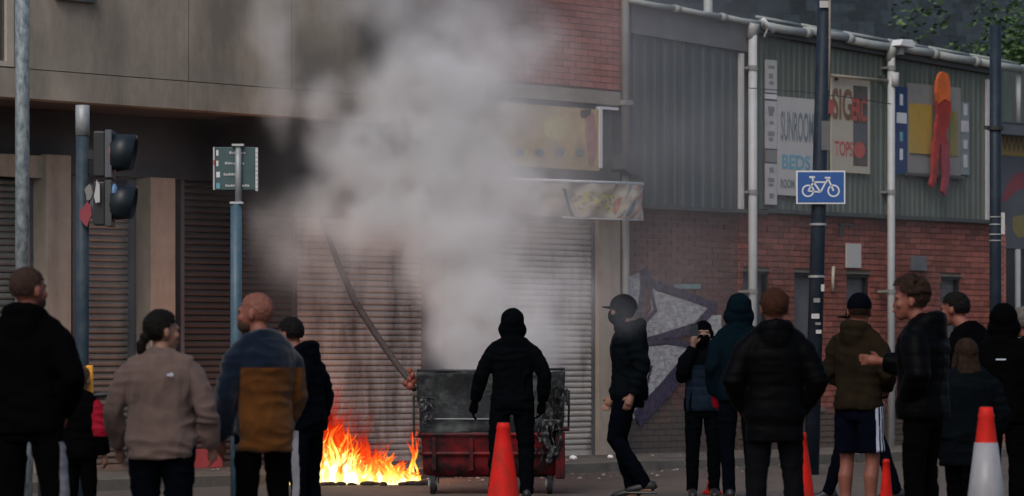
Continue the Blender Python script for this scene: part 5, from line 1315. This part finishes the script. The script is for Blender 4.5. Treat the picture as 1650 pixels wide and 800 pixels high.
# ------------------------------------------------------------------ fire
def flame_mat():
    m = bpy.data.materials.new('flame'); m.use_nodes = True; nt = m.node_tree; N, L = nt.nodes, nt.links; N.clear()
    out = N.new('ShaderNodeOutputMaterial'); at = N.new('ShaderNodeAttribute'); at.attribute_name = 'flame_temp'
    nz = N.new('ShaderNodeTexNoise'); nz.inputs['Scale'].default_value = 9; nz.inputs['Detail'].default_value = 5; geo = N.new('ShaderNodeNewGeometry')
    mp = N.new('ShaderNodeMapping'); mp.inputs['Scale'].default_value = (1.6,1.6,.8); L.new(geo.outputs['Position'], mp.inputs[0]); L.new(mp.outputs[0], nz.inputs[0])
    ad = N.new('ShaderNodeMath'); ad.operation = 'MULTIPLY_ADD'; ad.inputs[1].default_value = .9; L.new(nz.outputs[0], ad.inputs[0])
    sb = N.new('ShaderNodeMath'); sb.operation = 'SUBTRACT'; sb.inputs[1].default_value = .45; L.new(at.outputs['Fac'], sb.inputs[0]); L.new(sb.outputs[0], ad.inputs[2])
    cr = N.new('ShaderNodeValToRGB'); L.new(ad.outputs[0], cr.inputs[0]); e = cr.color_ramp.elements
    e[0].position = .0; e[0].color = (.35,.010,.003,1); e[1].position = .95; e[1].color = (1,.86,.42,1)
    for p, c in ((.22,(.75,.035,.006,1)),(.42,(1,.13,.012,1)),(.58,(1,.36,.035,1)),(.74,(1,.66,.13,1))): x = e.new(p); x.color = c
    st = N.new('ShaderNodeMapRange'); st.inputs[1].default_value = 0; st.inputs[2].default_value = 1; st.inputs[3].default_value = .7; st.inputs[4].default_value = 2.3; L.new(ad.outputs[0], st.inputs[0])
    em = N.new('ShaderNodeEmission'); L.new(cr.outputs[0], em.inputs[0]); L.new(st.outputs[0], em.inputs[1])
    tr = N.new('ShaderNodeBsdfTransparent'); mx = N.new('ShaderNodeMixShader')
    lw = N.new('ShaderNodeLayerWeight'); lw.inputs[0].default_value = .35
    a1 = N.new('ShaderNodeMapRange'); a1.inputs[1].default_value = 0; a1.inputs[2].default_value = .9; a1.inputs[3].default_value = 1; a1.inputs[4].default_value = 0; L.new(lw.outputs['Facing'], a1.inputs[0])
    a2 = N.new('ShaderNodeMapRange'); a2.inputs[1].default_value = .0; a2.inputs[2].default_value = .55; a2.inputs[3].default_value = .06; a2.inputs[4].default_value = .9; L.new(ad.outputs[0], a2.inputs[0])
    mu = N.new('ShaderNodeMath'); mu.operation = 'MULTIPLY'; L.new(a1.outputs[0], mu.inputs[0]); L.new(a2.outputs[0], mu.inputs[1])
    L.new(mu.outputs[0], mx.inputs[0]); L.new(tr.outputs[0], mx.inputs[1]); L.new(em.outputs[0], mx.inputs[2]); L.new(mx.outputs[0], out.inputs[0])
    return m
Yf = 34.2; kf = F/Yf; fr_ = random.Random(12)
fb = MB(); heat = []
f0 = G(585, Yf)
def env(px):   # flame height in metres above the ground
    for (a,ha),(b_,hb) in zip(((470,.6),(500,.80),(530,.84),(560,.62),(600,.46),(620,.46),(650,.24),(672,.15)), ((500,.80),(530,.84),(560,.62),(600,.46),(620,.46),(650,.24),(672,.15),(700,.15))):
        if a <= px <= b_: return ha+(hb-ha)*(px-a)/(b_-a)
    return .2
def tongue(px, dy, h, r, hb, E):
    x0 = (px-585)/kf; n = 11; seg = 8; ph = fr_.uniform(0,9); pts = []; rad = []
    lean_ = fr_.uniform(-.05,.10)
    for i in range(n):
        f = i/(n-1); z = h*f
        x = x0+lean_*f*f*h*2+.06*h*noise.noise(V((ph, f*3.5, 1)))*2+.05*f*math.sin(f*7+ph)
        pts.append(V((x, dy+.1*f*noise.noise(V((ph, f*3, 7))), z+.01))); rad.append(max(.003, r*(1-f)**.75*(1+.35*noise.noise(V((ph,f*6,4))))*(.6+.4*min(1,f*6))))
    n0 = len(fb.v); fb.tube(pts, rad, seg)
    for v in fb.v[n0:]: heat.append(max(-.3, hb-1.05*(v[2]/E)**1.0*1.0))
for i in range(200):   # hot base and body
    px = fr_.uniform(468, 672); E = env(px); h = E*fr_.uniform(.35,.95)*(1 if fr_.random() < .6 else .6); tongue(px, fr_.uniform(-.14,.22), h, fr_.uniform(.016,.050), fr_.uniform(.70,1.18), E)
for i in range(60):   # broad white core
    px = fr_.uniform(480, 668); E = env(px); tongue(px, fr_.uniform(-.1,.15), E*fr_.uniform(.25,.5), fr_.uniform(.05,.085), 1.15, E)
for i in range(70):   # tall red back
    px = fr_.uniform(480, 610); E = env(px)*1.2; tongue(px, fr_.uniform(.05,1.3), E*fr_.uniform(.8,1.12), fr_.uniform(.05,.13), fr_.uniform(.35,.8), E)
for i in range(5):
    px = fr_.uniform(662, 674); E = .74; tongue(px, fr_.uniform(-.05,.1), E*fr_.uniform(.7,1.), fr_.uniform(.012,.022), fr_.uniform(.6,.95), E)
o = fb.build('fire', flame_mat(), None, smooth=True, loc=f0)
at = o.data.attributes.new('flame_temp', 'FLOAT', 'POINT'); at.data.foreach_set('value', heat)
tag(o, 'low spreading fire of yellow and red flames burning on the ground left of the bin', 'fire', kind='stuff')
eb = MB(); er = random.Random(6)
for i in range(90):
    x = (er.uniform(455, 690)-585)/kf; y = er.uniform(-.28,.4); s_ = er.uniform(.02,.06); eb.ell((x,y,s_*.3), (s_*er.uniform(.8,2), s_, s_*.5), 6)
tag(eb.build('embers', mat('charred_debris', (.03,.018,.014), .8, .5, 20), None, loc=f0), 'charred debris at the foot of the fire', 'debris', kind='stuff')
# the light the fire gives off
fl = bpy.data.lights.new('fire_light', 'POINT'); fl.energy = 62; fl.color = (1,.40,.23); fl.shadow_soft_size = .35
o = bpy.data.objects.new('fire_light', fl); S.collection.objects.link(o); o.location = f0+V((.1,1.3,.6))
# ------------------------------------------------------------------ smoke
def smoke(name, puffs, label, col, dens, noise_scale, thresh, dist, seed, aniso=.0, grow=1.12, contrast=1., emis=None):
    """puffs: (px, py, Y, radius across, radius up, radius in depth, weight); one closed lumpy volume round them"""
    hull = MB()
    C0 = []
    for (px, py, Y, rx, rz, ry, w) in puffs:
        c = P(px, py, Y); C0.append((c, (rx, ry, rz), w)); hull.ell(c, (rx*grow+dist*.5, ry*grow+dist*.5, rz*grow+dist*.5), 16)
    me = hull.mesh('tmp', [], False); o = bpy.data.objects.new('tmp', me); S.collection.objects.link(o)
    r = o.modifiers.new('r', 'REMESH'); r.mode = 'VOXEL'; r.voxel_size = .14
    out = bpy.data.meshes.new_from_object(o.evaluated_get(bpy.context.evaluated_depsgraph_get())); bpy.data.objects.remove(o)
    m = bpy.data.materials.new(name); m.use_nodes = True; nt = m.node_tree; N, L = nt.nodes, nt.links; N.clear()
    mo = N.new('ShaderNodeOutputMaterial'); pv = N.new('ShaderNodeVolumePrincipled'); L.new(pv.outputs[0], mo.inputs['Volume'])
    pv.inputs['Color'].default_value = (*col, 1); pv.inputs['Anisotropy'].default_value = aniso
    geo = N.new('ShaderNodeNewGeometry'); pos = geo.outputs['Position']
    n1 = N.new('ShaderNodeTexNoise'); n1.inputs['Scale'].default_value = noise_scale*.55; n1.inputs['Detail'].default_value = 2
    mp = N.new('ShaderNodeMapping'); mp.inputs['Location'].default_value = (seed, seed*2, -seed); L.new(pos, mp.inputs[0]); L.new(mp.outputs[0], n1.inputs[0])
    s1_ = N.new('ShaderNodeVectorMath'); s1_.operation = 'SUBTRACT'; s1_.inputs[1].default_value = (.5,.5,.5); L.new(n1.outputs['Color'], s1_.inputs[0])
    s2_ = N.new('ShaderNodeVectorMath'); s2_.operation = 'MULTIPLY_ADD'; s2_.inputs[1].default_value = (dist*3,)*3; L.new(s1_.outputs[0], s2_.inputs[0]); L.new(pos, s2_.inputs[2])
    wp = s2_.outputs[0]; acc = None
    for c, rad, w in C0:
        a = N.new('ShaderNodeMapping'); a.vector_type = 'TEXTURE'; a.inputs['Location'].default_value = c; a.inputs['Scale'].default_value = rad; L.new(wp, a.inputs[0])
        l = N.new('ShaderNodeVectorMath'); l.operation = 'LENGTH'; L.new(a.outputs[0], l.inputs[0])
        q = N.new('ShaderNodeMapRange'); q.interpolation_type = 'SMOOTHSTEP'; q.inputs[1].default_value = 1.0; q.inputs[2].default_value = .15; q.inputs[3].default_value = 0; q.inputs[4].default_value = w
        L.new(l.outputs['Value'], q.inputs[0])
        if acc is None: acc = q.outputs[0]
        else:
            ad = N.new('ShaderNodeMath'); ad.operation = 'ADD'; L.new(acc, ad.inputs[0]); L.new(q.outputs[0], ad.inputs[1]); acc = ad.outputs[0]
    n2 = N.new('ShaderNodeTexNoise'); n2.inputs['Scale'].default_value = noise_scale; n2.inputs['Detail'].default_value = 4; n2.inputs['Roughness'].default_value = .55; L.new(mp.outputs[0], n2.inputs[0])
    k = N.new('ShaderNodeMapRange'); k.inputs[1].default_value = thresh; k.inputs[2].default_value = thresh+.35/contrast; k.inputs[3].default_value = 0.06; k.inputs[4].default_value = 1.0; L.new(n2.outputs[0], k.inputs[0])
    mu = N.new('ShaderNodeMath'); mu.operation = 'MULTIPLY'; L.new(acc, mu.inputs[0]); L.new(k.outputs[0], mu.inputs[1])
    md = N.new('ShaderNodeMath'); md.operation = 'MULTIPLY'; md.inputs[1].default_value = dens; L.new(mu.outputs[0], md.inputs[0]); L.new(md.outputs[0], pv.inputs['Density'])
    out.materials.clear(); out.materials.append(m); out.name = name; o = link(name, out)
    m.cycles.volume_step_rate = 1.0
    return tag(o, label, 'smoke', kind='stuff')
smoke('white_smoke', [
    (800,600,32.2,.72,.32,.40,1.6),(765,550,32.3,.62,.45,.45,1.3),(860,565,32.2,.55,.45,.4,1.2),(790,490,32.5,.72,.55,.5,1.2),(745,420,32.8,.85,.60,.6,1.2),(640,370,33.2,.85,.45,.6,.8),
    (560,335,33.5,.70,.42,.6,.7),(690,320,33.2,1.0,.65,.7,1.2),(610,250,33.5,.85,.60,.7,1.2),(720,230,33.4,1.0,.70,.7,1.1),(690,130,33.6,.90,.55,.7,1.1),(770,170,33.5,.8,.6,.6,.6),
    (760,50,33.8,1.1,.6,.7,.30),(620,10,34,1.0,.5,.7,.2),(840,340,33.0,.9,.6,.6,.38),(450,130,34,.34,.75,.5,.32),(520,180,34,.36,.6,.5,.4),(470,370,33.8,.7,.5,.5,.22),(890,480,32.2,.6,.6,.4,.45),
    (440,20,34,.4,.6,.5,.2),(870,240,33.4,.9,.7,.6,.18),(840,90,33.6,.8,.7,.6,.25),(800,280,33.2,.8,.5,.6,.5),(500,430,33.6,.7,.5,.4,.2),(620,450,33.4,.7,.4,.4,.25)],
    'pale grey smoke billowing up from the bin across the shop fronts', (.93,.935,.945), 5.2, 2.1, .32, .22, 3.7, contrast=1.15)
smoke('dark_smoke', [
    (560,80,36.5,1.4,1.1,.6,1.2),(470,230,36,1.2,.8,.5,.9),(430,310,36,.8,.6,.5,.6),(690,60,36.5,1.6,1.0,.5,1.1),(380,60,35.5,.9,.9,.4,.5),(480,430,36,.9,.8,.5,.5),(800,20,37,1.2,.7,.5,.5),(440,130,35.8,1.1,.8,.5,1.0),(300,120,35,.9,.9,.4,.2)],
    'dark grey smoke drifting along the upper wall behind the pale plume', (.17,.19,.205), 5.2, .9, .26, .28, 9.1, contrast=.8)
smoke('thin_smoke', [
    (960,420,35,1.6,1.3,.9,.5),(1080,200,37,1.7,1.6,.8,.45),(900,200,37,1.6,1.6,.8,.5),(1002,500,29.9,.30,.30,.25,2.2),(1120,420,37,1.4,1.2,.6,.35),(1090,40,38,1.6,1.0,.6,.5),(900,60,37,1.5,1.2,.7,.5),(730,660,31.0,.6,.3,.2,.6),(1280,300,37.2,1.9,1.6,.6,.22),(1520,330,39.2,1.9,1.6,.6,.2),(180,350,33.6,1.5,1.5,.5,.25)],
    'thin veil of smoke drifting over the walking man, the banner and the dark cladding', (.66,.69,.74), .8, .7, .30, .15, 5.3, contrast=.8)
print('tris', sum(len(o.data.polygons) for o in S.objects if o.type == 'MESH'))
